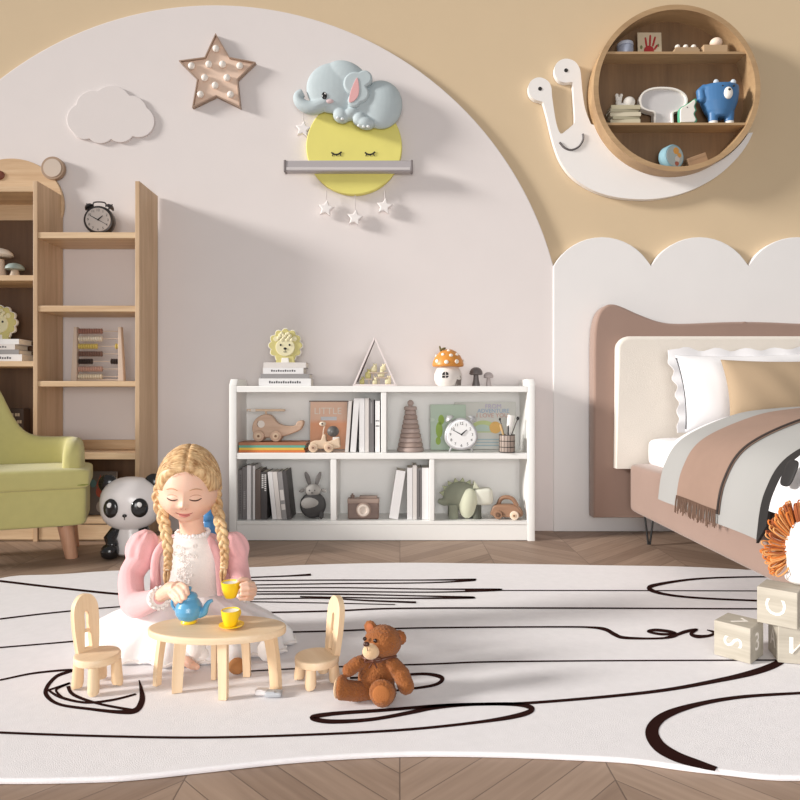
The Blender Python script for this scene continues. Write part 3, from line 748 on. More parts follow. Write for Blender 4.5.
# ================================================================ alarm clocks
def clock(label, u, zb, Y, w, case, dial, inkm, hands, rz=0, tri=.0, handle=True, secs=None):
    k = Y/F; t = thing('alarm_clock', label, 'clock', (xu(u, Y), Y, zb), rz); r = w/2; c = r*1.02+1.2
    def out(s_):
        return [(s_*r*cos(a)*(1-tri*sin(a)), c+s_*r*sin(a)*(.95 if sin(a) < 0 else 1)) for a in [2*pi*i/64 for i in range(64)]]
    b = MB(k); b.prism(out(1), -4, 6, 2, seg=4); b.build('case', case, t)
    b = MB(k); b.prism(out(.83), -4.6, -3.5, .3); d = b.build('dial', dial, t)
    b = MB(k)
    for h in range(1, 13):
        a = pi/2-h*pi/6; rr_ = r*.66
        b.text(str(h), (rr_*cos(a)*(1-tri*sin(a)), -4.65, c+rr_*sin(a)), r*.24, depth=.05)
    b.build('numerals', inkm, d)
    b = MB(k)
    for (deg, ln_, wd_) in hands: 
        a = R(90-deg); b.tube([(-.1*ln_*r*cos(a), -4.9, c-.1*ln_*r*sin(a)), (ln_*r*cos(a), -4.9, c+ln_*r*sin(a))], [wd_, wd_*.5], 6)
    b.ball((0, -4.9, c), (.8, .5, .8), n=8); b.build('hands', inkm, d)
    for sx in (-1, 1):
        b = MB(k); b.lathe([(0, 3.4), (1.6, 3.2), (3.4, 2.2), (4.6, .4), (4.8, -.4), (4.2, -.6), (0, -.4)], (sx*r*.68, 0, c+r*.93), 24, rot=(0, R(sx*36), 0)); b.ball((sx*r*.68+sx*2.2, 0, c+r*.93+3), .8, n=8)
        b.tube([(sx*r*.5, 0, c+r*.7), (sx*r*.68, 0, c+r*.93)], .9, 8); b.build('bell', case, t)
        b = MB(k); b.tube([(sx*r*.55, 0, c-r*.75), (sx*r*.72, 0, 0.7)], [1.3, .7], 8); b.build('foot', case, t)
    if handle:
        b = MB(k); b.tube(catmull([(-r*.42, 0, c+r*.98), (-r*.40, 0, c+r*1.22), (-r*.2, 0, c+r*1.3), (r*.2, 0, c+r*1.3), (r*.40, 0, c+r*1.22), (r*.42, 0, c+r*.98)], 5), .7, 8); b.build('handle', case, t)
    return t
clock('white rounded alarm clock with twin bells in front of the picture books', 461, zs_mid, 3.50, 33, mat('satin_silver', (196, 196, 198), .3, .3), mat('white_dial', (240, 240, 240), .5), black_m, [(-62, .6, .5), (48, .42, .8)], tri=.13, handle=False)
clock('dark grey alarm clock with twin bells and handle on the tall bookcase shelf', 99.5, ZL(232), 3.56, 29, mat('gunmetal', (74, 70, 70), .35, .6), mat('grey_dial', (196, 186, 180), .6), black_m, [(-62, .6, .5), (48, .42, .8), (118, .66, .3)], rz=R(6))

# ================================================================ triangle frame with little animals
k = 3.56/F
t = thing('triangle_frame', 'thin white triangular frame standing on top of the white bookcase', 'frame', (xu(375, 3.56), 3.56, zs_top))
b = MB(k)
def bar(b, p, q, w, d): 
    p = Vector(p); q = Vector(q); c = (p+q)/2; dd = q-p; b.box((c.x, 0, c.y), (dd.length, d, w), .25, rot=(0, -math.atan2(dd.y, dd.x), 0))
bar(b, (-20.8, .9), (0, 48.5), 1.6, 8); bar(b, (20.8, .9), (0, 48.5), 1.6, 8); bar(b, (-22, .9), (22, .9), 1.7, 8)
b.build('frame_bars', mat('pinkish_white', (232, 220, 218), .6), t)
b = MB(k); bar(b, (-17.5, 4), (-.6, 45), .7, 7); b.build('inner_edge', mat('dark_edge', (80, 68, 64), .7), t)
fig_m = mat('cream_carved', (224, 214, 176), .7)
for i, (x, z, w, h, tint, lab) in enumerate([(-13, 1.8, 5, 7, 1, 'tiny yellowish carved animal leftmost in the bottom of the triangle frame'), (-7, 7.6, 6, 9, 1, 'tiny yellowish carved animal above the leftmost one in the triangle frame'),
        (0, 1.8, 5, 7, 0, 'tiny cream carved animal in the bottom middle of the triangle frame'), (13, 1.8, 6, 8, 0, 'tiny pale carved animal at the bottom right of the triangle frame'),
        (6, 9, 7, 7, 0, 'tiny cream carved animal on the right of the middle row in the triangle frame'), (-1, 14, 6, 8, 0, 'tiny cream carved animal at the top left of the triangle frame'), (8, 15.6, 5.5, 6, 0, 'tiny cream carved animal at the top right of the triangle frame')]):
    o = MB(k); o.sup((0, 0, h*.38), (w, 3.4, h*.75), .6, .6, n=16); o.ball((w*.16, -.6, h*.72), (w*.3, 1.6, h*.26), n=12)
    for sx in (-1, 1): o.ball((w*.16+sx*w*.2, -.6, h*.97), (.7, .7, 1.1), n=8)
    for sx in (-.3, .3): o.cyl((sx*w, 0, 0), (sx*w, 0, h*.3), .9, n=8)
    tag(o.build('carved_animal', lion_o if tint else fig_m, None, (xu(375, 3.56)+x*k, 3.56, zs_top+z*k)), lab, 'figurine', 'carved animals in the triangle frame')
t2 = MB(k)
for (x0, x1, z) in ((-10, -2.5, 6.6), (1, 13.5, 8), (-5.5, 12.5, 13)): t2.b2(x0, x1, -2.5, 2.5, z-.3, z+.9, .2)
for (x, z0, z1) in ((-6, 1.7, 6.4), (4, 1.7, 8), (-1.6, 8, 13), (4, 8.6, 13)): t2.b2(x-.5, x+.5, -1, 1, z0, z1)
t2.build('perch', mat('perch_tan', (196, 176, 156), .7), t)

# ================================================================ mushroom house and mushrooms
Ym = 3.56; k = Ym/F
t = thing('mushroom_house', 'orange capped mushroom house with white dots on top of the white bookcase', 'ornament', (xu(448, Ym), Ym, zs_top))
b = MB(k); b.lathe([(0, 0), (9.5, 0), (12, 2), (14, 7), (13.6, 12), (11.5, 17), (9.5, 20), (9, 22), (0, 22)], n=36); st = b.build('stem', mat('house_white', (228, 220, 214), .5), t)
b = MB(k); b.lathe([(0, 19.5), (12, 19), (15, 19.5), (15.8, 21), (15, 25), (12.5, 30), (8, 34.5), (4, 36.5), (0, 37)], n=40); cap = b.build('cap', mat('cap_orange', (214, 142, 62), .4), t)
b = MB(k)
for (a, z, rr0, s_) in ((-100, 23.5, 15.6, 2.2), (-60, 24, 15.4, 2.4), (-140, 24.5, 15.2, 2.2), (-80, 30, 12.4, 2), (-120, 31, 11.8, 1.8), (-45, 31, 11.8, 2), (-10, 25, 15.1, 2), (-90, 35, 7.4, 1.5), (-170, 30, 12.2, 1.8)):
    b.ball((rr0*cos(R(a)), rr0*sin(R(a)), z), (s_, .9, s_*.9), rot=(0, 0, R(a+90)), n=12)
b.build('dot', mat('cap_dots', (240, 232, 220), .5), cap)
b = MB(k); b.prism([(-3.2, 8), (3.2, 8)]+[(3.2*cos(R(a)), 11+3*sin(R(a))) for a in range(0, 181, 20)], -14.1, -12.5, .2, c=(-3.5, .3, 0)); wd_ = b.build('window', black_m, st)
b = MB(k); b.b2(-3.9, -3.1, -14.3, -13, 7.8, 14); b.b2(-7, 0, -14.3, -13, 10, 10.7); b.build('mullion', mat('house_white2', (222, 214, 208), .5), wd_)
b = MB(k); b.prism([(-3.4, .5), (3.4, .5)]+[(3.4*cos(R(a)), 7.5+3.4*sin(R(a))) for a in range(0, 181, 20)], -1, 1, .3, rot=(0, 0, R(48)), c=(9.6, -8.2, 0)); b.build('door', mat('door_grey', (120, 110, 104), .6), st)
b = MB(k); b.tube(catmull([(-6, -2, 33), (-7.5, -2, 36), (-8.5, -2, 40)], 4), [1.6, 1.4, 1.2, 1.1, 1.1, 1, .9, .8, .5][:9], 8); b.ball((-5, -4, 37), (3, 1.2, 1.2), rot=(0, R(-20), 0), n=10); b.build('twig', mat('twig_olive', (104, 92, 48), .7), cap)
def mushroom(label, u, zb, Y, w, h, cm, sm, group, capf=.4):
    k = Y/F; t = thing('mushroom_figurine', label, 'figurine', (xu(u, Y), Y, zb), group=group); r = w/2
    b = MB(k); b.lathe([(0, 0), (r*.62, 0), (r*.62, .6), (r*.42, h*.35), (r*.36, h*.62), (0, h*.64)], n=24); b.build('stem', sm, t)
    z0 = h*(1-capf); b = MB(k); b.lathe([(0, z0), (r*.8, z0-.3), (r, z0+h*.04), (r*.94, z0+h*capf*.45), (r*.68, z0+h*capf*.8), (r*.35, h*.985), (0, h)], n=28); b.build('cap', cm, t)
mg = mat('pewter', (120, 112, 110), .4, .3); mp = mat('pinkish_grey', (190, 178, 176), .5)
g = 'small mushrooms on top of the white bookcase'
mushroom('dark grey small mushroom right of the mushroom house', 476, zs_top, 3.57, 13.5, 19, mg, mg, g)
mushroom('pale grey smaller mushroom at the right end of the white bookcase top', 488.5, zs_top, 3.57, 10, 14, mp, mp, g)
g = 'mushrooms in the tall bookcase'
mushroom('large white capped mushroom on a shelf of the tall bookcase, left edge', -1, ZL(275), 3.55, 26, 30, mat('cap_white', (232, 222, 210), .5), mat('stem_pink', (214, 190, 170), .6), g, .28)
mushroom('small blue grey mushroom on the tall bookcase shelf', 15, ZL(275), 3.55, 18, 15, mat('cap_bluegrey', (150, 164, 160), .5), mat('stem_tan', (200, 180, 160), .6), g, .45)

# ================================================================ toys in the white bookcase
beech = wood('beech_toy', (214, 184, 160), (190, 156, 132), 'x', 30); beech_l = wood('beech_light', (228, 204, 178), (208, 180, 150), 'x', 30)
def wheels(k, t, ps, r, y, m, hub):
    for (x, z) in ps:
        for s_ in (-1, 1):
            b = MB(k); b.cyl((x, s_*y, z), (x, s_*(y+2.6), z), r, bev=.5); w_ = b.build('wheel', m, t)
            b = MB(k); b.cyl((x, s_*(y+2.5), z), (x, s_*(y+3.1), z), r*.55, bev=.2); b.build('hub', hub, w_)
            b = MB(k); b.cyl((x, s_*(y+3), z), (x, s_*(y+3.5), z), r*.22); b.build('axle_end', mat('axle_dark', (120, 86, 62), .6), w_)
Yt = 3.56; k = Yt/F
t = thing('toy_helicopter', 'wooden toy helicopter with wheels standing on colourful books', 'toy helicopter', (xu(273, Yt), Yt, zheli))
P = [(p.x, p.y) for p in catmull([(-17, 6, 0), (-20, 14, 0), (-17, 22, 0), (-9, 27, 0), (-1, 26, 0), (5, 19, 0), (12, 16, 0), (22, 16, 0), (25, 20, 0), (30, 21, 0), (31, 18, 0), (28, 12, 0), (20, 8, 0), (10, 5, 0), (-5, 4, 0)], 5, True)]
b = MB(k); b.prism(P, -4.5, 4.5, 1.2, seg=3); bd = b.build('body', beech, t)
b = MB(k); b.cyl((-11, -4.8, 17.5), (-11, -4.2, 17.5), 3.6); b.cyl((-11, 4.8, 17.5), (-11, 4.2, 17.5), 3.6); b.build('window', mat('porthole_white', (232, 222, 212), .5), bd)
b = MB(k); b.tube([(-13.7, -4.7, 14.5), (-15, -4.7, 17.5), (-13.8, -4.7, 20.5)], .35, 6); b.build('window_rim', mat('porthole_dark', (130, 100, 86), .6), bd)
b = MB(k); b.cyl((-7, 0, 26), (-7, 0, 31), 1); b.build('mast', beech_l, t)
b = MB(k); b.b2(-26, 12, -1.8, 1.8, 30, 32.4, .6); b.build('rotor_blade', beech_l, t)
b = MB(k); b.ball((-24, -2, 31), (1.2, .6, .9), n=8); b.b2(-22, -17, -2, 2, 29.7, 32.6, .4); b.build('rotor_tip', mat('porthole_white2', (226, 218, 208), .5), t)
b = MB(k); b.cyl((-13, -5, 5.5), (-13, 5, 5.5), 1.2); b.cyl((3, -5, 5.5), (3, 5, 5.5), 1.2); b.build('axle', beech_l, t)
wheels(k, t, ((-13, 5.7), (4, 5.7)), 5.6, 4.8, beech, beech_l)
# orange picture board
Yp = 3.64; k = Yp/F
t = thing('picture_board', 'orange picture board with pale lettering leaning in the upper left cubby', 'picture', (xu(328.5, Yp), Yp, zs_mid+.002), rot=(R(-5), 0, 0))
b = MB(k); b.b2(-19.5, 19.5, 0, 3, 0, 48.6, .5); b.build('board', mat('board_pale', (206, 204, 200), .6), t)
b = MB(k); b.b2(-18.5, 18.5, -.4, .1, .5, 48, .1)
m_, nt_, bs_ = newmat('orange_print'); tc_ = nt_.nodes.new('ShaderNodeTexCoord'); sx_ = nt_.nodes.new('ShaderNodeSeparateXYZ'); nt_.links.new(tc_.outputs['Object'], sx_.inputs[0])
rp2 = nt_.nodes.new('ShaderNodeValToRGB'); mm_ = nt_.nodes.new('ShaderNodeMath'); mm_.operation = 'DIVIDE'; mm_.inputs[1].default_value = .27; nt_.links.new(sx_.outputs[2], mm_.inputs[0]); nt_.links.new(mm_.outputs[0], rp2.inputs[0])
rp2.color_ramp.elements[0].color = rgb((222, 168, 134)); rp2.color_ramp.elements[1].color = rgb((226, 190, 166)); e_ = rp2.color_ramp.elements.new(.52); e_.color = rgb((226, 160, 120)); e_ = rp2.color_ramp.elements.new(.62); e_.color = rgb((222, 184, 160))
nt_.links.new(rp2.outputs[0], bs_.inputs['Base Color']); b.build('print', m_, t)
b = MB(k); b.text('LITTLE', (-1, -.5, 38.5), 9.5, depth=.05); b.build('lettering', mat('letter_cream', (232, 222, 212), .6), t)
b = MB(k); b.b2(-8, 8, -.55, -.3, 29.5, 33); b.build('title_band', mat('band_bluegrey', (206, 210, 216), .6), t)
b = MB(k); b.b2(-20, 20, -.2, 3.2, 48, 49.2, .2); b.build('top_edge', mat('board_edge', (120, 104, 98), .6), t)
# wooden toy car with figure
Yc = 3.53; k = Yc/F
t = thing('toy_car', 'pale wooden toy car carrying a round grey figure before the orange board', 'toy car', (xu(325, Yc), Yc, zs_mid))
P = [(p.x, p.y) for p in catmull([(-14, 4, 0), (-14.5, 9, 0), (-10, 11.5, 0), (-4, 12, 0), (-2, 17, 0), (1, 17, 0), (2, 11, 0), (8, 12, 0), (14, 14, 0), (15, 8, 0), (13, 4, 0)], 4, True)]
b = MB(k); b.prism(P, -4.5, 4.5, .9, seg=3); b.build('body', beech_l, t)
b = MB(k); b.b2(8, 14.5, -3.8, 3.8, 4, 15, .7); b.build('rear_block', mat('white_painted_wood', (230, 222, 214), .6), t)
wheels(k, t, ((-11, 4.6), (4.5, 4.6)), 4.6, 4.6, beech_l, beech)
b = MB(k); b.ball((8, 0, 20.5), (6, 5, 5.4)); b.ball((8.5, -4.2, 20), (2.2, 1.2, 2.2), n=12); b.build('passenger', mat('slate_grey', (96, 94, 92), .5), t)
b = MB(k); b.tube([(-2, 0, 16), (-1.5, 0, 22), (0, 0, 27)], .5, 6); b.ball((-2.4, 0, 28), (3.4, 2.6, 2.4), n=14); b.build('driver', mat('driver_cream', (226, 210, 190), .6), t)
b = MB(k); b.ball((-2.6, -2.5, 28.2), (.9, .5, .9), n=8); b.build('eye', black_m, t)
# stacking tower
Ys = 3.56; k = Ys/F
t = thing('stacking_tower', 'pinkish wooden ring stacking tower in the upper right cubby', 'stacking toy', (xu(410.5, Ys), Ys, zs_mid))
tw = [mat('ring_%s' % n, c, .7, var=.08) for n, c in (('rose', (188, 168, 160)), ('tan', (178, 156, 146)))]
z = 0
for i in range(9):
    h = 4.6; r = 13.4-i*.92
    b = MB(k); b.cyl((0, 0, z), (0, 0, z+h-.15), r, r-.35, 32, bev=.9); b.build('ring', tw[i % 2], t); z += h
b = MB(k); b.cyl((0, 0, z), (0, 0, z+3.6), 6.6, 6.2, bev=.6); b.cyl((0, 0, z+3), (0, 0, z+5.5), 2); b.ball((0, 0, z+7), 3.1, n=16); b.build('top_knob', tw[0], t)
# picture books behind the clock
Yg = 3.655; k = Yg/F
def pbook(label, u0, u1, vt, cm, deco, y):
    t = thing('picture_book', label, 'picture book', (xu((u0+u1)/2, y), y, zs_mid+.002), rot=(R(-2.5), 0, 0), group='picture books in the upper right cubby'); k = y/F; w = u1-u0; h = (zv(vt, y)-zs_mid)/k
    b = MB(k); b.b2(-w/2, w/2, 0, .5, 0, h, .15); b.b2(-w/2, w/2, 2.6, 3.1, 0, h, .15); b.b2(-w/2, -w/2+.6, .4, 2.7, 0, h, .1); b.build('cover', cm, t)
    b = MB(k); b.b2(-w/2+.6, w/2-.5, .5, 2.6, .4, h-.4); b.build('pages', pages_m, t)
    deco(t, k, w, h); return t
def dec1(t, k, w, h):
    b = MB(k)
    for (x, z, rx, rz) in ((-9, 20, 3.4, 8), (-7, 30, 3, 5), (-10, 9, 2.6, 4)): b.prism(circ(rx, 24, x, z, rz), -.25, .05)
    b.build('printed_leaf', mat('leaf_print', (160, 190, 92), .7), t)
    b = MB(k)
    for (x, z, r) in ((4, 28, 5), (14, 18, 4), (-16, 30, 2.5)): b.prism(circ(r, 24, x, z, r*.7), -.2, .05)
    b.build('printed_blot', mat('mint_print', (206, 220, 204), .7), t)
def dec2(t, k, w, h):
    b = MB(k)
    for (s_, z, x, sz) in (('FROM', h-4.5, 8, 6.2), ('ADVENTURE', h-9, 8, 5.6), ('I LOVE YOU', h-13.6, 7, 6)):
        b = MB(k); b.text(s_, (x, -.3, z), sz, depth=.05); b.build('title_line', mat('title_'+s_[:2].strip().lower(), {'FROM': (188, 178, 206), 'ADVENTURE': (150, 176, 204), 'I LOVE YOU': (206, 158, 148)}[s_], .7), t)
    b = MB(k); b.prism([(15*cos(R(a))-2, 17+12*sin(R(a))) for a in range(0, 181, 10)], -.2, .05); b.build('printed_hill', mat('hill_print', (196, 208, 150), .7), t)
    b = MB(k); b.prism([(10*cos(R(a))-3, 18+7*sin(R(a))) for a in range(0, 181, 10)], -.35, .05); b.build('printed_hollow', mat('hollow_print', (190, 208, 196), .7), t)
    b = MB(k); b.prism(circ(6, 20, 10, 22, 6), -.42, .05); b.build('printed_sun', mat('sun_print', (232, 186, 112), .7), t)
    b = MB(k)
    for z in (10, 7, 4): b.b2(-10, 20, -.25, .05, z-.5, z+.5)
    b.build('printed_water', mat('water_print', (166, 190, 198), .7), t)
pbook('pale green picture book standing behind the white alarm clock', 430.5, 466, 405, mat('book_mint', (190, 208, 190), .6), dec1, 3.636)
pbook('lilac and green picture book with title lines behind the pencil cup', 455, 516, 402.5, mat('book_lilac', (212, 212, 206), .6), dec2, 3.659)
# pencil cup
Yk = 3.50; k = Yk/F
t = thing('pencil_cup', 'wire mesh pencil cup at the right end of the upper right cubby', 'cup', (xu(507, Yk), Yk, zs_mid))
b = MB(k); b.lathe([(0, .1), (7.6, .1), (7.8, .6), (7.8, 17.5), (7.3, 17.5), (7.3, 1), (0, 1)], n=32); b.build('body', mat('cup_taupe', (176, 160, 150), .4, .2), t)
b = MB(k)
for z in (.6, 5.5, 11.5, 17.5): b.tube([(7.9*cos(2*pi*i/32), 7.9*sin(2*pi*i/32), z) for i in range(32)], .35, 6, True)
for a in range(0, 360, 24): b.tube([(7.9*cos(R(a)), 7.9*sin(R(a)), .6), (7.9*cos(R(a)), 7.9*sin(R(a)), 17.5)], .16, 5)
b.build('wire', black_m, t)
bx, by, bz = t.location
def stick(name, label, p0, p1, r, m, tip=None, cat='brush'):
    b = MB(k); o = thing(name, label, cat, (bx, by, bz), group='things in the pencil cup'); b.tube([p0, p1], r, 8); b.build('handle', m, o)
    if tip: b = MB(k); b.ball(p1, tip, n=10); b.build('bristles', black_m, o)
stick('paint_brush', 'long thin brush with black tip leaning right out of the pencil cup', (-2, -1, 1.3), (10.5, -2, 34), .55, mat('dark_handle', (76, 70, 68), .5), (1.5, 1.5, 2))
stick('paint_brush', 'small black tipped brush leaning left out of the pencil cup', (2, 0, 1.3), (-7, 1, 33), .5, mat('dark_handle', (76, 70, 68), .5), (1.1, 1.1, 1.6))
stick('pencil', 'short tan pencil leaning left out of the pencil cup', (1, 2, 2.2), (-6.8, -1, 28), 1.1, mat('pencil_tan', (206, 172, 124), .6), None, 'pencil')
stick('pencil', 'dark pencil standing in the middle of the pencil cup', (1, -3, 2), (.5, -5, 27), .6, black_m, None, 'pencil')
o = thing('paint_tube', 'tall white paint tube standing in the pencil cup', 'tube', (bx, by, bz), group='things in the pencil cup')
b = MB(k); b.tube([(1, 2, 1.3), (2.5, 2, 24), (4.6, 2, 37)], [2.6, 2.8, 3.6], 12, flat=.5); b.build('tube_body', mat('tube_white', (236, 232, 228), .5), o)
# rabbit ornament
Yr = 3.55; k = Yr/F
t = thing('rabbit_figure', 'grey rabbit figure with upright ears in the lower left cubby', 'figurine', (xu(313, Yr), Yr, zs_bot))
gr = mat('rabbit_grey', (158, 154, 150), .8); gd = mat('rabbit_dark', (70, 68, 68), .8)
b = MB(k); b.ball((0, 0, 13), (13, 11, 13), n=32); bo = b.build('body', gd, t)
b = MB(k); b.ball((-1.6, -6.2, 15.4), (9.6, 5.6, 6.6), n=24); b.build('bib', gr, bo)
b = MB(k); b.ball((0, -1.5, 28), (8, 6.5, 6.4), n=24); hd = b.build('head', gr, t)
for sx in (-1, 1):
    b = MB(k); b.tube(catmull([(sx*3, 0, 32), (sx*5, 0, 39), (sx*7.6, 0, 46)], 5), [1.2, 1.5, 1.8, 2.1, 2.3, 2.4, 2.4, 2.2, 1.9, 1.4, .7], 10, flat=.6); b.build('ear', mat('rabbit_ear', (118, 114, 112), .8), hd)
    b = MB(k); b.ball((sx*11, -1, 27.5), (3, 1.5, 1.8), rot=(0, R(sx*20), 0), n=12); b.build('paw', gr, t)
    b = MB(k); b.ball((sx*2.6, -7.6, 28.6), (.6, .4, .7), n=8); b.build('eye', black_p, hd)
b = MB(k); b.ball((0, -8, 26.2), (.9, .5, .6), n=8); b.build('nose', black_p, hd)
b = MB(k); b.ball((9, -6, 4), (2.6, 2.6, 4), n=12); b.build('foot', gd, t)
# toy camera
Yk = 3.54; k = Yk/F
t = thing('toy_camera', 'brownish wooden toy camera in the lower middle cubby', 'toy camera', (xu(363.5, Yk), Yk, zs_bot))
cw = wood('camera_wood', (174, 152, 140), (146, 124, 112), 'x', 26); cd_ = wood('camera_wood_dark', (140, 118, 108), (116, 96, 88), 'x', 26)
b = MB(k); b.b2(-15.5, 15.5, -5.5, 5.5, 0, 19, 1.6, 3); bo = b.build('body', cd_, t)
b = MB(k); b.b2(-15.8, 15.8, -5.8, 5.8, 15.5, 20.5, 1, 3); b.build('top_plate', cw, t)
b = MB(k); b.b2(-4, 14, -4, 4, 20.4, 22.8, .8); b.build('viewfinder', cw, t)
b = MB(k); b.cyl((-11, 0, 20), (-11, 0, 23.5), 2, bev=.4); b.cyl((-11, 0, 23), (-11, 0, 25), .9); b.build('shutter_button', cd_, t)
b = MB(k); b.cyl((.5, -5, 9.5), (.5, -8.5, 9.5), 7.4, bev=.6); l_ = b.build('lens_barrel', cw, t)
b = MB(k); b.lathe([(3.4, -.2), (5.8, -.2), (6, .6), (5.6, 1.8), (3.8, 1.8), (3.2, .6)], (.5, -8.4, 9.5), 28, rot=(R(90), 0, 0)); b.build('lens_ring', mat('lens_cream', (226, 212, 200), .5), l_)
b = MB(k); b.cyl((.5, -8, 9.5), (.5, -8.9, 9.5), 3.2); b.build('lens', mat('lens_brown', (112, 92, 84), .3), l_)
# dinosaur
Yd = 3.56; k = Yd/F
t = thing('dinosaur_toy', 'plush green toy dinosaur with pale spikes in the lower right cubby', 'toy dinosaur', (xu(463, Yd), Yd, zs_bot))
dg = mat('dino_sage', (146, 150, 132), .85, sheen=.2); dl = mat('dino_pale_green', (212, 214, 190), .85, sheen=.2); dd_ = mat('dino_dark', (92, 94, 84), .85)
b = MB(k)
b.ball((-3, 0, 22), (17, 9.5, 14.5), n=28); b.tube(catmull([(-12, 0, 20), (-19, 0, 16), (-25, 0, 17)], 5), [8, 7, 6, 5.4, 4.8, 4.4, 3.8, 3.2, 2.8, 2.4, 1.8], 14); b.ball((8, 0, 22), (9, 8, 11), n=20)
b.k = k; body_d = fuse(b.build('body', dg, t), .7*k, 4)
b = MB(k); b.ball((4.5, -7, 15.4), (9, 5, 15), rot=(0, R(8), 0), n=24); b.build('front_flank', dl, t)
b = MB(k); b.sup((19.5, -1.5, 21.5), (20, 14, 17), .45, .5, rot=(0, R(-4), 0), n=28); hd = b.build('head', mat('dino_head', (228, 228, 214), .85), t)
b = MB(k); b.prism([(9, 30), (11, 37), (16, 30)], -7.5, -5, .6); b.prism([(9, 30), (11, 37), (16, 30)], 3, 5.5, .6); b.build('frill', dl, hd)
for i in range(7):
    a = R(170-i*22); x, z = -3+16.6*cos(a), 22+13.8*sin(a); dx, dz = cos(a), sin(a)
    b = MB(k); b.prism([(x+dz*3.4-dx, z-dx*3.4-dz), (x-dz*3.4-dx, z+dx*3.4-dz), (x+dx*4.6, z+dz*4.6)], -1.4, 1.4, .5); b.build('spike', mat('dino_spike', (172, 178, 146), .85), t)
for (x, y) in ((-10, -5), (-10, 5), (13, -5), (13, 5)):
    b = MB(k); b.tube([(x, y, 0), (x, y, 1), (x, y, 14)], [4.6, 5, 4.6], 16); b.build('leg', dd_ if y > 0 or x > 0 else dg, t)
# brown toy car
Ye = 3.53; k = Ye/F
t = thing('toy_car', 'small brown wooden toy car with round handle in the lower right cubby', 'toy car', (xu(507, Ye), Ye, zs_bot), R(-16))
wb_ = wood('walnut_toy', (158, 122, 96), (126, 92, 70), 'x', 24)
P = [(p.x, p.y) for p in catmull([(-14, 3, 0), (-14.5, 10, 0), (-10, 14, 0), (6, 14.5, 0), (13, 11, 0), (14, 3, 0)], 4, True)]
b = MB(k); b.prism(P, -5.5, 5.5, 1.4, seg=3); b.build('body', wb_, t)
b = MB(k); b.tube(catmull([(-9, 0, 13), (-6, 0, 19.5), (0, 0, 21.5), (6, 0, 19.5), (10, 0, 13)], 5), 2.1, 12); b.build('handle', wb_, t)
wheels(k, t, ((-8, 4.6),), 4.4, 5, wb_, mat('axle_dark2', (96, 68, 50), .6)); wheels(k, t, ((8, 4.6),), 4.4, 5, mat('pale_hub', (226, 206, 186), .6), beech_l)

# ================================================================ abacus and oddments in the tall bookcase
Ya = 3.54; k = Ya/F
t = thing('abacus', 'wooden bead abacus with seven rows on the tall bookcase shelf', 'abacus', (xu(98.5, Ya), Ya, ZL(381)))
pk = mat('abacus_wood', (206, 184, 166), .6)
for sx in (-1, 1):
    b = MB(k); b.prism([(sx*20.5, 54), (sx*23.5, 54), (sx*26.5, 0), (sx*20.5, 0)], -3, 3, .6); b.build('side_post', pk, t)
b = MB(k); b.b2(-21, 21, -1, 1, .6, 2, .2); b.build('cross_bar', pk, t)
cols = [(156, 112, 98), (226, 214, 196), (214, 190, 106), (122, 92, 80), (58, 46, 42), (196, 156, 140), (228, 214, 190)]
for r_ in range(7):
    z = 50-r_*7.55; b = MB(k); b.cyl((-21, 0, z), (21, 0, z), .45, n=8); b.build('rod', pk, t)
    n = 10; na = {0: 10, 2: 8, 4: 6}.get(r_, 10)
    m_ = mat('bead_%d' % r_, cols[r_], .45)
    for i in range(n):
        x = -18.8+i*2.42 if i < na else 20.3-(n-1-i)*2.3
        b = MB(k); b.lathe([(.5, -1.1), (2.2, -.8), (2.9, -.2), (2.9, .2), (2.2, .8), (.5, 1.1)], (x, 0, z), 12, rot=(0, R(90), 0)); b.build('bead', m_, t)
Yo = 3.6; k = Yo/F
t = thing('toy_box', 'dark box printed with small purple and pale marks behind the green armchair', 'box', (xu(18, Yo), Yo, ZL(453)))
b = MB(k); b.b2(-9, 9, -6, 6, 0, 42, .5); b.build('box_body', mat('box_dark_brown', (64, 48, 40), .7), t)
b = MB(k)
for (x, z) in ((-2, 36), (1.5, 36), (4, 36), (0, 29), (3.5, 29), (6, 29)): b.b2(x-1, x+1, -6.4, -5.9, z-1.6, z+1.4, .1)
b.build('pale_mark', mat('mark_pale', (188, 170, 150), .7), t)
b = MB(k)
for (x, z) in ((2, 22), (5, 22), (4, 17)): b.b2(x-1, x+1, -6.4, -5.9, z-2, z+2, .1)
b.build('purple_mark', mat('mark_purple', (110, 84, 150), .7), t)
t = thing('picture_book', 'picture book with red and teal bird print in the tall bookcase bottom, beside the panda', 'picture book', (xu(101, 3.56), 3.56, ZL(519)+.002), rot=(R(-5), 0, 0)); k = 3.56/F
b = MB(k); b.b2(-14, 14, 0, .6, 0, 43, .2); b.b2(-14, 14, 2.6, 3.2, 0, 43, .2); b.build('cover', mat('cover_grey', (108, 100, 96), .6), t)
b = MB(k); b.b2(-13.6, 13.6, .6, 2.6, .4, 42.5); b.build('pages', pages_m, t)
b = MB(k); b.prism([(-6, 28), (-2, 40), (1, 28)], -.25, .1); b.prism(circ(5, 20, -1, 23, 6), -.2, .1); b.build('printed_red_bird', mat('red_print', (176, 84, 66), .7), t)
b = MB(k); b.prism(circ(3.4, 20, 5, 31, 4), -.25, .1); b.prism(circ(3, 20, -9, 31, 4), -.25, .1); b.build('printed_teal_patch', mat('teal_print', (92, 130, 132), .7), t)
b = MB(k); b.prism(circ(5, 20, 0, 8, 6), -.25, .1); b.build('printed_pale_patch', mat('pale_print', (170, 160, 154), .7), t)
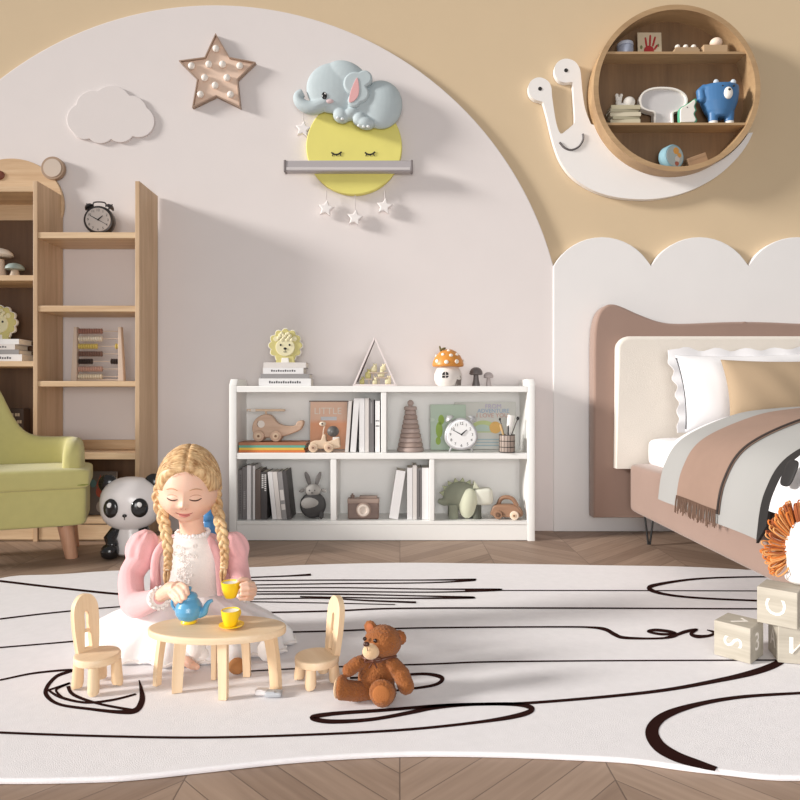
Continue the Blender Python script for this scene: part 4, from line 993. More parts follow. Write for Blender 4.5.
# ================================================================ wall decorations
def ring_prism(b, outer, inner, y0, y1):
    n = len(outer); V = []; Fs = []
    for P, y in ((outer, y0), (outer, y1), (inner, y1), (inner, y0)): V += [(p[0], y, p[1]) for p in P]
    for l in range(4):
        m = (l+1) % 4
        for j in range(n):
            k2 = (j+1) % n; Fs.append((l*n+j, l*n+k2, m*n+k2, m*n+j))
    b.raw(V, Fs, None, [f in (1, 3) for f in range(4) for _ in range(n)]); return b
def shrink(P, d):
    n = len(P); out = []
    a = sum(P[i][0]*P[(i+1) % n][1]-P[(i+1) % n][0]*P[i][1] for i in range(n)); s_ = 1 if a > 0 else -1
    for i in range(n):
        e1 = (Vector(P[i])-Vector(P[i-1])).normalized(); e2 = (Vector(P[(i+1) % n])-Vector(P[i])).normalized()
        n1 = Vector((-e1.y, e1.x))*s_; n2 = Vector((-e2.y, e2.x))*s_; m = (n1+n2).normalized(); q = max(.35, m.dot(n1)); v = Vector(P[i])+m*d/q; out.append((v.x, v.y))
    return out
# ---- star shaped marquee light
Y = 3.689; k = Y/F; cu, cv = 217, 76
sp_ = [(215.5, 33), (229.5, 57), (255.5, 62), (237.5, 79.5), (240.5, 108), (216, 96), (192, 107.5), (197, 79), (178.5, 60.5), (204.5, 57)]
P = [(u-cu, cv-v) for u, v in sp_]
t = thing('star_light', 'rose brown star shaped marquee light with ten bulbs on the pale wall', 'wall light', (xu(cu, Y), Y, zv(cv, Y)))
mt_ = mat('star_rim', (172, 146, 128), .45, .2); mp_ = mat('star_plate', (230, 202, 182), .6)
b = MB(k); b.prism(P, 3, 5.4); b.build('back_plate', mp_, t)
b = MB(k); ring_prism(b, P, shrink(P, 1.0), 0, 5.4); b.build('rim', mt_, t)
bulb_m = mat('bulb_white', (244, 236, 228), .35)
for (x, y) in ((603, 103), (514, 166), (577, 160), (627, 160), (690, 166), (562, 209), (643, 209), (600, 237), (547, 270), (656, 270)):
    b = MB(k); u, v = 50+x/3.636, 20+y/3.636; b.ball((u-cu, .8, cv-v), (3.5, 3, 3.5), n=16); b.cyl((u-cu, 2, cv-v), (u-cu, 5, cv-v), 1.8, n=12); b.build('bulb', bulb_m, t)
# ---- cloud
Y = 3.70; k = Y/F; cu, cv = 110, 115
en = envelope([(82, 119, 16), (92, 107, 17), (111, 106, 21), (130, 112, 17), (138, 121, 16), (84, 126, 13), (100, 128, 15), (120, 127, 15)], (cu, cv+2), 160)
t = MB(k); t.prism([(u-cu, cv-v) for u, v in en], 1.2, 3.64, .5)
tag(t.build('cloud_panel', mat('cloud_white', (224, 216, 214), .6), None, (xu(cu, Y), Y, zv(cv, Y))), 'white cloud shaped wall panel on the upper left of the pale wall', 'wall panel')
# ---- moon shelf with elephant
Y = 3.68; k = Y/F; cu, cv = 354, 144
t = thing('moon_shelf', 'yellow moon wall shelf with sleeping face, baby elephant on top and a grey ledge', 'wall shelf', (xu(cu, Y), Y, zv(cv, Y)))
def Q(u, v): return (u-cu, cv-v)
b = MB(k); b.prism(circ(48, 80, 0, -4+1.5, 48), 0, 6.5, 1, seg=3); moon = b.build('moon_disc', mat('moon_yellow', (234, 224, 124), .6, var=.06, vscale=8), t)
for (u, s_) in ((336.5, 1), (370, -1)):
    b = MB(k); x, z = Q(u, 154.5); b.tube(catmull([(x-5, -.2, z+2), (x-2.5, -.3, z+.2), (x+.5, -.3, z), (x+3, -.3, z+1), (x+5, -.2, z+2.6)], 4), .75, 6)
    for d in (-3.4, .2, 3.6): b.tube([(x+d, -.3, z+.5), (x+d*1.25, -.3, z-1.8)], [.7, .3], 6)
    b.build('closed_eye', black_m, moon)
b = MB(k); x0, z0 = Q(286, 175); b.b2(x0, x0+126, -9, 0, z0+1, z0+11.6, .8); lg = b.build('ledge', mat('ledge_grey', (176, 170, 172), .5), t)
b = MB(k); b.b2(x0+2, x0+124, -9.5, -8.6, z0+2, z0+4.6, .3); b.build('ledge_lip', mat('ledge_pale', (206, 200, 200), .5), lg)
for s_ in (0, 1):
    b = MB(k); b.b2(x0+(-.8 if s_ == 0 else 124.4), x0+(1.6 if s_ == 0 else 126.8), -9.6, 0, z0+.5, z0+12, .6); b.build('ledge_end_cap', mat('ledge_dark', (128, 120, 120), .5), lg)
el = mat('elephant_grey_blue', (188, 200, 204), .7, var=.05, vscale=20); pinkm = mat('ear_pink', (226, 172, 172), .7)
b = MB(k)
def E(u, v, r, y=-6, ry=8, rot=0): x, z = Q(u, v); b.ball((x, y, z), (r[0], ry, r[1]), rot=(0, R(rot), 0), n=28)
E(334, 88, (27, 25)); E(381, 104, (21.5, 24), -5, 9); E(364, 103, (20, 17), -5, 8); E(347, 77, (22, 15), -6, 8, 25)
b.tube(catmull([(*Q(325, 103),), (*Q(314, 109),), (*Q(305, 107),), (*Q(299, 101),), (*Q(298, 95),), (*Q(303, 92),)], 5) if False else [Vector((p.x, -6, p.y)) for p in catmull([(*Q(327, 102), 0), (*Q(315, 107.5), 0), (*Q(306, 106), 0), (*Q(300, 101), 0), (*Q(299.5, 95.5), 0), (*Q(304, 92.5), 0)], 5)], [7.5-.13*i for i in range(26)], 14)
E(342, 116, (8.5, 7), -7, 7, 20); E(352, 114, (10, 6), -7, 7, -20); E(366, 124, (9.5, 6), -9, 7, 10); E(360, 120, (7, 7), -9, 6)
eb = fuse(b.build('elephant', el, t), .8*k, 5); eb.location.z = -3*k
b = MB(k); en = envelope([(356, 87, 11.5), (361, 97, 9), (365, 82, 8), (355, 104, 6.5)], (358, 93), 60); b.prism([Q(u, v) for u, v in en], -15.5, -8, 2, seg=3); ea = b.build('ear', el, eb)
b = MB(k); P = [Q(u, v) for u, v in ((358, 82), (360, 90), (359.5, 99), (355, 105), (350.5, 106), (350.5, 101), (353, 92))]; b.prism([(p.x, p.y) for p in catmull([(*q, 0) for q in P], 4, True)], -16.2, -14.5, .4); b.build('inner_ear', pinkm, ea)
x, z = Q(325.8, 98.4)
b = MB(k); b.ball((x, -12.6, z), (2.7, 1.6, 4), n=14); ey = b.build('eye', black_p, eb)
b = MB(k); b.ball((x+.9, -13.8, z+1.6), (.8, .6, 1), n=8); b.build('eye_glint', ink_w, ey)
b = MB(k); x, z = Q(331, 103.5); b.ball((x, -12.2, z), (4, 1.4, 2.2), n=12); b.build('cheek', mat('cheek_pink', (216, 190, 192), .8), eb)
for (u, v) in ((339, 121), (343.5, 122), (360, 129), (364.5, 130), (369, 130)):
    b = MB(k); x, z = Q(u, v); b.ball((x, -13.4 if v < 125 else -14.6, z+.6), (1.9, 1.4, 1.4), n=10); b.build('toenail', mat('nail_white', (226, 230, 232), .6), eb)
ws = mat('hanging_white', (240, 234, 232), .6)
for (u, v, vt) in ((303, 128.5, 108), (326, 208, 190), (355, 217.5, 194), (384.5, 206, 188)):
    b = MB(k); x, z = Q(u, v); b.prism([(p[0]+x, p[1]+z) for p in star(8.4, 4.4, a0=90-8)], 0, 4.5, 1); st_ = b.build('hanging_star', ws, t)
    b = MB(k); b.tube([(x, 2.2, z+7), (x, 2.2, cv-vt)], .5, 6); b.build('cord', mat('cord_pale', (214, 206, 204), .8), st_)
# ---- snail shelf
Y = 3.615; k = Y/F; cu, cv = 677, 88
t = thing('snail_shelf', 'round wooden wall shelf with a white snail body curling under it on the beige wall', 'wall shelf', (xu(cu, Y), Y, zv(cv, Y)))
yb = (3.748-Y)/k
sw = wood('snail_oak', (192, 160, 120), (158, 126, 92), 'x', 10); sw_d = wood('snail_back_oak', (140, 108, 76), (108, 82, 58), 'z', 9)
b = MB(k); ring_prism(b, circ(83.5, 96), circ(78.5, 96), 0, yb); b.build('round_frame', sw, t)
b = MB(k); b.prism(circ(79, 96), yb-2, yb); b.build('back_panel', sw_d, t)
for v in (50.5, 121.8):
    z = cv-v; hw = math.sqrt(78.6**2-z*z); hw2 = math.sqrt(78.6**2-(z-2.4)**2)
    b = MB(k); b.prism([(-hw, z), (hw, z), (hw2, z-2.4), (-hw2, z-2.4)], 2, yb-2); b.build('shelf', sw, t)
zs1 = zv(50.5, Y); zs2 = zv(121.8, Y)
yo = 18; k2 = (Y+yo*k)/F
so_ = [(552, 96), (554, 110), (556.5, 124), (560.5, 133.5), (566, 130.5), (573, 124.5), (575, 120), (574.2, 104), (573, 86), (572, 82), (565, 82.6), (558.5, 80), (554.6, 73), (555.5, 65), (560.5, 60), (567.5, 58.6), (575, 61.5), (579.5, 68), (581, 76), (582.5, 92), (585.5, 110), (591, 124)]
inner = [(cu+84.6*cos(R(a)), cv+84.6*sin(R(a))) for a in range(152, 30, -3)]
tail = [(753, 132.5), (748, 143), (738, 157), (722, 172.5), (706, 183), (690, 190.5), (672, 196), (652, 199), (633, 199), (613, 196.5), (596, 191.5), (581, 183.5), (569.5, 174), (561, 162), (555.5, 149), (551.5, 135), (547.5, 118), (543.5, 103.5), (541, 101.3), (535, 99.5), (530, 95), (528.3, 88), (530.5, 81.5), (536.5, 77.6), (543, 78), (549, 82), (551.5, 88)]
pq = [(p.x, p.y) for p in catmull([(u, v, 0) for u, v in so_], 3)]+inner+[(p.x, p.y) for p in catmull([(u, v, 0) for u, v in tail], 3)]
P = [((xu(u, Y+yo*k)-xu(cu, Y))/k, (zv(v, Y+yo*k)-zv(cv, Y))/k) for u, v in pq]
b = MB(k); b.prism(P, yo, yb-.5, 0); bodym = b.build('snail_body', mat('snail_white', (240, 236, 233), .55), t)
def S2(u, v): return ((xu(u, Y+yo*k)-xu(cu, Y))/k, (zv(v, Y+yo*k)-zv(cv, Y))/k)
for (u, v) in ((540, 88.8), (566, 70.4)):
    x, z = S2(u, v); b = MB(k); b.prism(circ(2, 20, x, z), yo-.5, yo+.5, .2); b.build('eye', black_m, bodym)
b = MB(k); b.tube([(*S2(p.x, p.y)[:1], yo, S2(p.x, p.y)[1]) for p in catmull([(559.5, 142.5, 0), (564.5, 148, 0), (571.5, 150, 0), (579, 146.5, 0), (583, 139.5, 0), (582.8, 134, 0)], 5)], 1.7, 8, flat=.6); b.build('mouth', mat('mouth_grey', (98, 92, 92), .6), bodym)
# ---- things on the snail shelf
Yi = 3.675; k = Yi/F; GS = 'things on the round snail shelf'
t = thing('jar', 'small pale blue grey lidded jar at the left of the top snail shelf level', 'jar', (xu(625, Yi), Yi, zs1))
jm = mat('jar_blue_grey', (160, 166, 184), .35)
b = MB(k); b.lathe([(0, 0), (7, 0), (8, 1.5), (8, 8), (7.4, 9), (0, 9)], n=28); b.build('body', jm, t)
b = MB(k); b.lathe([(0, 9), (7.9, 9), (8.1, 10), (7.8, 12), (6.8, 12.8), (0, 13)], n=28); b.build('lid', mat('jar_lid', (182, 186, 200), .35), t)
t = thing('handprint_card', 'cream card with a red handprint standing on the top snail shelf level', 'card', (xu(650, Yi), Yi, zs1+.0005), rot=(R(-4), 0, 0))
b = MB(k); b.b2(-12, 12, 0, 1.6, 0, 24.5, .3); b.build('card', mat('card_cream', (206, 188, 160), .8), t)
b = MB(k); b.prism(circ(5, 24, -1, 5.6), -.35, .1); hm = mat('hand_red', (172, 44, 44), .7); ho = b.build('handprint', hm, t)
for (x, z, a, l) in ((-3.2, 9.5, -6, 10), (0, 10, 4, 12), (2.8, 9.6, 16, 11), (4.4, 6.5, 34, 6)):
    b = MB(k); b.sup((x+sin(R(a))*l/2, -.1, z+cos(R(a))*l/2), (2, .5, l), .5, 1, rot=(0, R(a), 0), n=12); b.build('finger', hm, ho)
b = MB(k); b.prism(circ(1.2, 12, -8.5, 9, 2), -.25, .1); b.build('leaf_mark', mat('mark_green', (120, 120, 80), .8), t)
b = MB(k); b.prism(circ(1, 12, 8.5, 11, 1.6), -.25, .1); b.build('leaf_mark', mat('mark_green', (120, 120, 80), .8), t)
t = thing('egg_rack', 'small wooden rack holding three white eggs on the top snail shelf level', 'rack', (xu(685, Yi), Yi, zs1))
b = MB(k); b.prism([(-14, 0), (14, 0), (11, 6.5), (-11, 6.5)], -5, 5, .6); b.build('rack', mat('rack_wood', (176, 148, 116), .7), t)
for x in (-8, 0, 8): b = MB(k); b.cyl((x+1.5, 3, 6), (x+1.5, 3, 13), .7, n=8); b.build('peg', mat('rack_wood', (176, 148, 116), .7), t)
for i, x in enumerate((-8, 0, 8)):
    b = MB(k); b.ball((0, 0, 2), (2.6, 2.6, 2), n=16); o = b.build('egg', mat('egg_white', (240, 230, 220), .5), None, (xu(685, Yi)+x*k, Yi-.006, zs1+6.6*k))
    tag(o, ['left of three white eggs in the small wooden rack', 'middle of three white eggs in the small wooden rack', 'right of three white eggs in the small wooden rack'][i], 'egg', 'eggs in the wooden rack')
t = thing('wooden_tray', 'small wooden block tray holding one egg at the right of the top snail shelf level', 'tray', (xu(713, Yi), Yi, zs1))
b = MB(k); b.b2(-12, 12, -6, 6, 0, 8.5, .6); b.build('block', mat('tray_wood', (186, 156, 122), .7), t)
b = MB(k); b.ball((0, 0, 4.6), (6, 5.4, 4.8), n=20); tag(b.build('egg', mat('egg_pink', (236, 214, 196), .5), None, (xu(716, Yi), Yi, zs1+8.6*k)), 'single pinkish white egg on the wooden block tray', 'egg')
# middle level
cols_ = [(196, 186, 160), (176, 168, 142), (206, 196, 172), (168, 160, 136), (190, 180, 152)]
z = zs2; labs = ['lowest of five thin beige books under the white snail figure', 'second lowest of five thin beige books under the white snail figure', 'middle of five thin beige books under the white snail figure', 'second highest of five thin beige books under the white snail figure', 'topmost of five thin beige books, directly under the white snail figure']
for i, (u0, u1, h) in enumerate(((609, 638, 4), (610, 637, 3), (608.5, 638.5, 4), (607.5, 636, 3), (609, 638, 4))):
    w = (u1-u0)*k; t = thing('book', labs[i], 'book', (xu((u0+u1)/2, Yi), Yi, z), R((-3, 4, -2, 5, 0)[i]), group='thin books under the snail figure')
    b = MB(k); w = u1-u0; b.b2(-w/2, w/2, -7, 7, 0, .5, .1); b.b2(-w/2, w/2, -7, 7, h-.5, h, .1); b.b2(-w/2, w/2, -7, -6.6, .4, h-.4); b.build('cover', mat('thin_book_%d' % i, cols_[i], .8), t)
    b = MB(k); b.b2(-w/2+.6, w/2-.6, -6.6, 6.6, .5, h-.5); b.build('pages', pages_m, t); z += h*k+.0003
t = thing('snail_figurine', 'small white snail figure on the thin beige books of the snail shelf', 'figurine', (xu(625.5, Yi), Yi, z))
wm = mat('figurine_white', (238, 232, 224), .5)
b = MB(k); b.ball((3.6, 0, 5.6), (6, 4, 5.6), n=20); b.tube(catmull([(8, 0, 2), (0, 0, 2), (-6, 0, 2.4), (-7.4, 0, 6)], 5), [2.8]*16, 10); b.tube([(-7.5, 0, 5), (-8.6, 0, 12)], [2, 1.6], 8); b.tube([(-6, 0, 5), (-4.4, 0, 12)], [1.9, 1.5], 8); b.ball((-8.7, 0, 12.4), 1.9, n=10); b.ball((-4.3, 0, 12.4), 1.8, n=10)
fuse(b.build('snail_body', wm, t), .35*k, 2)
t = thing('mushroom_lamp', 'flat white mushroom shaped lamp in the middle of the snail shelf', 'lamp', (xu(663, Yi), Yi+.012, zs2))
ou = [(p.x, p.y) for p in catmull([(-10, 0, 0), (-9.5, 8, 0), (-10, 13, 0), (-16, 14.5, 0), (-22, 18, 0), (-24, 25, 0), (-21, 33, 0), (-12, 37.5, 0), (0, 38.5, 0), (12, 37, 0), (21, 32, 0), (24, 25, 0), (21, 18, 0), (15, 14.5, 0), (10, 13, 0), (9.6, 8, 0), (10, 0, 0)], 4)]
b = MB(k); ring_prism(b, ou, shrink(ou, 1.6), -4, 4); b.build('rim', wm, t)
b = MB(k); b.prism(shrink(ou, 1.5), -1.5, 3.5); b.build('face', mat('lamp_face', (206, 202, 202), .6), t)
t = thing('animal_figurine', 'small white animal figure edged in green before the mushroom lamp', 'figurine', (xu(685, Yi), Yi-.03, zs2))
P = [(p.x, p.y) for p in catmull([(-8.5, 0, 0), (-9, 8, 0), (-8, 15, 0), (-3, 18, 0), (2, 21, 0), (7, 24.5, 0), (8.6, 22, 0), (7, 17, 0), (8.4, 13, 0), (6.5, 9, 0), (9, 3, 0), (7, 0, 0)], 4)]
b = MB(k); b.prism(P, -2, 3, .6); b.build('green_edge', mat('figure_green', (86, 168, 132), .6), t)
b = MB(k); b.prism([(x*.86-.6, z*.9+.6) for x, z in P], -3.4, -1.4, .6); fb = b.build('body', wm, t)
b = MB(k); b.ball((-1.5, -3.5, 15), (.6, .3, .6), n=8); b.build('eye', black_m, fb)
t = thing('bear_toy', 'blue bear toy with white muzzle and stubby legs on the snail shelf', 'toy bear', (xu(718, Yi), Yi-.01, zs2))
bb_ = mat('bear_blue', (66, 116, 166), .45, var=.05)
b = MB(k); b.loft([(0, 0, 7, 8, 6), (0, 0, 8, 11, 8), (0, 0, 13, 14.5, 9.5), (0, 0, 22, 18, 11), (0, 0, 31, 19.5, 11.5), (0, 0, 36, 19.5, 11.5), (1, 0, 38.6, 18, 10.5), (1.5, 0, 39.6, 14, 8)], 32)
for x in (-7, 9): b.cyl((x, -2, 2), (x, -2, 12), 4.4, 5, n=16)
b.tube([(-14, -1, 36), (-19.5, -2, 32), (-19, -3, 26)], [5, 4.4, 4], 12); b.ball((-19, -3, 25), 4.2)
for x in (0, 14): b.ball((x-3, 0, 39.6), (3.6, 3, 4.2), n=14)
bo = fuse(b.build('body', bb_, t), .6*k, 3)
for x in (-7, 9): b = MB(k); b.cyl((x, -2.5, 0), (x, -2.5, 2.4), 4, 4.4, n=16); b.build('foot', wm, t)
for x in (-4, 13): b = MB(k); b.ball((x, -2.8, 41.8), (2.8, 1.8, 3), n=10); b.build('inner_ear', mat('ear_pale', (206, 214, 222), .6), bo)
b = MB(k); b.ball((4, -11.2, 27.5), (4.4, 2.6, 6), n=20); mz = b.build('muzzle', wm, bo)
b = MB(k); b.ball((4, -13.6, 30), (1.4, .8, 1.1), n=10); b.tube([(4, -13.6, 29), (4, -13.2, 25.5)], .3, 6); b.build('nose', black_m, mz)
for x in (-1.5, 9.5): b = MB(k); b.ball((x, -11, 34.5), (1, .8, 1), n=8); b.build('eye', black_m, bo)
# bottom level
zc = zv(cv, Y); xc = xu(cu, Y); ri = 78.5*Y/F
def ring_floor(x, hw=0): return zc-math.sqrt(ri*ri-(abs(x-xc)+hw)**2)
x = xu(671, Yi); t = thing('round_tin', 'round pale blue tin with orange and grey picture at the snail shelf bottom', 'tin', (x, Yi, ring_floor(x, .004)+.0008), R(20))
b = MB(k); b.cyl((0, -5, 12), (0, 5, 12), 12, n=40, bev=1); tb_ = b.build('body', mat('tin_blue', (140, 178, 190), .4), t)
b = MB(k); b.prism(circ(10, 36, 0, 12), -5.3, -4.8, .1); b.build('lid_picture', mat('tin_grey', (176, 186, 184), .5), tb_)
for (x_, z_, r_, m_) in ((1.5, 17.5, 3.4, mat('tin_orange', (222, 160, 80), .6)), (5.5, 13.5, 2.4, mat('tin_orange', (222, 160, 80), .6)), (3, 9.5, 3, mat('tin_pale', (214, 206, 198), .6)), (2.5, 5, 2.4, mat('tin_red', (176, 100, 80), .6))):
    b = MB(k); b.prism(circ(r_, 16, x_, z_), -5.6, -5.2, .1); b.build('printed_patch', m_, tb_)
x = xu(698.5, Yi); a_t = math.asin((x-xc)/ri)
t = thing('wooden_block', 'plain wooden block at the bottom of the snail shelf, right of the round tin', 'block', (x, Yi+.015, ring_floor(x)+.0035), rot=(0, -a_t, 0))
b = MB(k); b.b2(-10, 10, -5, 5, 0, 9.5, .8); b.b2(-9.2, 9.2, -5.2, 5.2, 6, 6.5); b.build('block', mat('block_tan', (160, 128, 98), .7), t)
# ================================================================ play table, chairs, tea set
ZR = RUGZ+.0014
TX, TY = xu(217.5, 1.71), 1.71; ZTB = .165
play = wood('play_birch', (240, 216, 184), (222, 190, 152), 'x', 22); playz = wood('play_birch_leg', (238, 212, 178), (218, 184, 144), 'z', 22)
t = thing('play_table', 'small low oval wooden play table with six legs on the rug before the girl', 'table', (TX, TY, ZR))
RX, RY = .1735, .088
b = MB(); th = .018; zt = ZTB-ZR
b._fxy([(RX*cos(2*pi*i/96), RY*sin(2*pi*i/96)) for i in range(96)], zt-th, zt, .004); b.build('tabletop', play, t)
for (u, v, ww, tk, yaw) in ((157, 687, .020, .013, 60), (177, 694, .030, .015, 20), (223.5, 701, .024, .016, -6), (276, 691, .032, .015, -28), (247, 678, .022, .014, 0), (214, 681, .014, .013, 0)):
    Yl = F*(H-RUGZ)/(v-VH)+.008; x = xu(u, Yl)-TX; y = Yl-TY
    b = MB(); s_ = .90; L_ = zt-th
    for i in range(1): pass
    V = []; Fs = []; nz = 8
    for i in range(nz+1):
        f = i/nz; cxx = x*(s_+(1-s_)*(1-(1-f)**2)) if False else x*(1-(1-s_)*(1-f)**1.6); cyy = y*(1-(1-s_)*(1-f)**1.6); wz = ww*(1-.18*f)
        for (a, c) in ((-1, -1), (1, -1), (1, 1), (-1, 1)):
            q = Vector((a*wz/2, c*tk/2)); q.rotate(Matrix.Rotation(R(yaw), 2)); V.append((cxx+q.x, cyy+q.y, L_*(1-f)))
    for i in range(nz):
        for j in range(4): Fs.append((i*4+j, i*4+(j+1) % 4, (i+1)*4+(j+1) % 4, (i+1)*4+j))
    Fs += [(3, 2, 1, 0), (nz*4, nz*4+1, nz*4+2, nz*4+3)]
    b.raw(V, Fs); b.build('leg', playz, t)
def playchair(label, u, vseat, vbot, rz, lean):
    Y = F*(H-RUGZ)/(vbot-VH); k = Y/F; t = thing('play_chair', label, 'chair', (xu(u, Y), Y, ZR), R(rz), 'play chairs at the small table')
    hz = (zv(vseat, Y)-ZR)/k
    b = MB(k); b._fxy(circ(22, 48), hz-7.5, hz, 1.6); b.build('seat', play, t)
    for (x, y) in ((-13, -13), (13, -13), (-13, 13), (13, 13)):
        b = MB(k); b.tube([(x*.94, y*.94, hz-7.4), (x, y, 4), (x*1.04, y*1.04, .4), (x*1.03, y*1.03, 0)], [5, 5.6, 5.2, 4.8], 18); b.build('leg', playz, t)
    out = [(p.x, p.y) for p in catmull([(-11, 0, 0), (-12.5, 14, 0), (-13.5, 30, 0), (-12.5, 46, 0), (-7, 55, 0), (0, 57.5, 0), (7, 55, 0), (12.5, 46, 0), (13.5, 30, 0), (12.5, 14, 0), (11, 0, 0)], 5)]
    inn = [(p.x, p.y) for p in catmull([(-4, 4, 0), (-3.6, 14, 0), (-2.4, 28, 0), (-2.6, 36, 0), (-1.6, 40, 0), (0, 41, 0), (1.6, 40, 0), (2.6, 36, 0), (2.4, 28, 0), (3.6, 14, 0), (4, 4, 0)], 5)]
    b = MB(k); ring_prism(b, out, inn, -3, 3)
    b.build('backrest', playz, t, loc=(0, 17*k, (hz-1.5)*k), rot=(R(-lean), 0, 0))
    b = MB(k); b.b2(-4.5, 4.5, -1.2, 1.2, 19, 22.5, .5); b.build('cross_piece', playz, t, loc=(0, 17*k, (hz-1.5)*k), rot=(R(-lean), 0, 0))
    return t
def settle(t, z):
    m = min((t.matrix_basis @ c.matrix_basis @ v.co).z for c in t.children for v in c.data.vertices); t.location.z += z-m
settle(playchair('small wooden play chair standing on the left of the play table', 97.5, 655, 687.5, 58, 6), ZR)
settle(playchair('small wooden play chair on the right of the play table beside the teddy bear', 317, 657, 682, -58, 6), ZR)
# teapot
Yt = 1.735; k = Yt/F*.86
t = thing('teapot', 'blue toy teapot with yellow foot held on the play table', 'teapot', (xu(189, Yt), Yt, ZTB))
tbm = mat('teapot_blue', (92, 160, 200), .3, coat=.3); ty = mat('tea_yellow', (248, 208, 36), .35)
b = MB(k); b.lathe([(0, 0), (8.6, 0), (9, 1), (8, 3), (0, 3.4)], n=32); b.build('foot', ty, t)
b = MB(k); b.lathe([(0, 2.8), (7.5, 2.8), (12, 5.5), (15, 10.5), (15.8, 15), (14.8, 20), (12, 25), (9.5, 28), (9.6, 29), (0, 29)], n=40); b.tube(catmull([(12, -1, 10), (18, -2, 12.5), (20.5, -2.4, 19), (24, -2.8, 24.5), (28.5, -3.2, 26.6)], 6), [5.2-.145*i for i in range(25)], 14)
bo = fuse(b.build('body', tbm, t), .5*k, 3)
b = MB(k); b.lathe([(0, 28.6), (9.8, 28.6), (10, 30), (8.4, 33), (5, 35), (2.4, 36), (2.2, 37.5), (3.4, 39.2), (3, 41), (1.4, 42), (0, 42.2)], n=32); b.build('lid', tbm, t)
b = MB(k); b.tube(catmull([(-10, 0, 27), (-16, 0, 28.5), (-19.5, 0, 25), (-19, 0, 19), (-14.5, 0, 13)], 6), 1.6, 10); b.build('handle', tbm, t)
def cup(label, u, v, Y, z=None, hl=1):
    k = Y/F*.92; t = thing('tea_cup', label, 'cup', (xu(u, Y), Y, z if z is not None else zv(v, Y)), group='yellow toy tea cups')
    b = MB(k); b.lathe([(0, 0), (6, 0), (6.4, .8), (7.4, 3), (9.2, 9), (10.2, 16.6), (9.6, 17), (8.6, 9.5), (6.8, 3.4), (0, 2)], n=36); b.build('bowl', ty, t)
    b = MB(k); b.lathe([(0, 13), (9, 13), (9.3, 15.5), (8.6, 15.2), (0, 15)], n=32); b.build('lining', mat('cup_white', (244, 240, 232), .4), t)
    b = MB(k); b.tube(catmull([(hl*9*.5, 9*.85, 13.5), (hl*14*.5, 14*.85, 13), (hl*14.5*.5, 14.5*.85, 8), (hl*8*.5, 8*.85, 4.5)], 5), 1.1, 8); b.build('handle', ty, t)
    return t
Ysc = 1.70; k = Ysc/F
t = thing('saucer', 'yellow toy saucer under a cup on the play table', 'saucer', (xu(231.5, Ysc), Ysc, ZTB))
b = MB(k); b.lathe([(0, 0), (6, 0), (6.4, .6), (12.4, 2.4), (12.6, 3), (11.6, 3), (6, 1.6), (0, 1.5)], n=36); b.build('plate', ty, t)
o = cup('yellow toy tea cup standing on its saucer on the play table', 230.5, 0, Ysc, ZTB+1.7*k); 
cup('yellow toy tea cup held up in the hand of the girl', 230.5, 597.5, 1.775)
# little grey plastic pieces and brown ball
Yg = 1.665
for (u, v, w, c, l) in ((262, 694, 13, (236, 230, 228), 'small white plastic piece on the rug in front of the play table'), (273.5, 696, 17, (176, 178, 182), 'small pale grey plastic piece on the rug in front of the play table')):
    g_ = ground(u, v, ZR); k = g_.y/F; b = MB(k); b.sup((0, 0, 2.6), (w, 10, 5.2), .4, .3, n=24)
    b.b2(-w*.36, w*.1, -4.4, -1, 4, 6, .4)
    tag(b.build('plastic_piece', mat('plastic_%d' % u, c, .35), None, g_), l, 'toy piece', 'plastic pieces on the rug')
g_ = ground(237, 674, ZR); k = g_.y/F
b = MB(k); b.ball((0, 0, 8), (8.6, 8, 8), n=24, fn=lambda v: v*(1+.02*sin(v.x*3)*sin(v.z*3))); tag(b.build('knitted_ball', mat('brown_yarn', (178, 124, 76), .9, bump=.6, bscale=500), None, g_), 'small brown knitted ball on the rug under the play table', 'ball')
# ================================================================ teddy bear
YT = 1.66; k = YT/F; cu, cv = 379, VH+F*(H-RUGZ)/YT
t = thing('teddy_bear', 'brown plush teddy bear with cream muzzle and bow sitting on the rug', 'teddy bear', (xu(cu, YT), YT, ZR))
def T(u, v, y=0): # photo px to local units, y in local units towards the back
    s_ = (YT+y*k)/YT; return Vector(((u-400)*s_-(cu-400), y, (H-ZR)/k-(v-VH)*s_))
fur = mat('brown_plush', (166, 102, 48), .95, bump=1.0, bscale=330, c2=(132, 72, 32), vscale=70, sheen=.12); fur_l = mat('cream_plush', (222, 186, 146), .95, bump=.6, bscale=400, sheen=.3)
b = MB(k)
b.ball(T(376.5, 678, 0), (18.5, 16, 21), n=28); b.ball(T(376, 687, 1), (19, 17, 16), n=28)
b.ball(T(383, 641.5, -4), (18.5, 17, 16), rot=(0, R(8), 0), n=28); b.ball(T(374, 648, -10), (9.5, 9, 8.5), n=20)
for (u, v, r) in ((370.3, 627, 6.6), (399.5, 637.5, 7.4)): b.ball(T(u, v, 0), (r, 4, r), rot=(0, 0, R(-25)), n=18)
b.limb([T(364, 661, -3), T(357, 664, -8), T(349, 670, -12)], [6.5, 7, 6.6])
b.limb([T(393, 664, -4), T(401, 674, -9), T(406, 686, -13)], [7.2, 8.6, 8.2])
b.limb([T(367, 692, -6), T(355, 691, -14), T(344, 690, -20)], [9, 9.6, 9.4]); b.ball(T(341.5, 687.5, -21), (6, 10, 12), rot=(0, 0, R(-15)), n=20)
b.limb([T(386, 692, -6), T(384, 694, -20), T(382.5, 695, -30)], [10.5, 11, 11]); b.ball(T(382, 692.5, -34), (12.5, 6, 12.5), n=24)
bb2 = b.build('body', fur, t)
fuse(bb2, .75*k, 4)
nr_ = [v.normal.copy() for v in bb2.data.vertices]; co_ = []
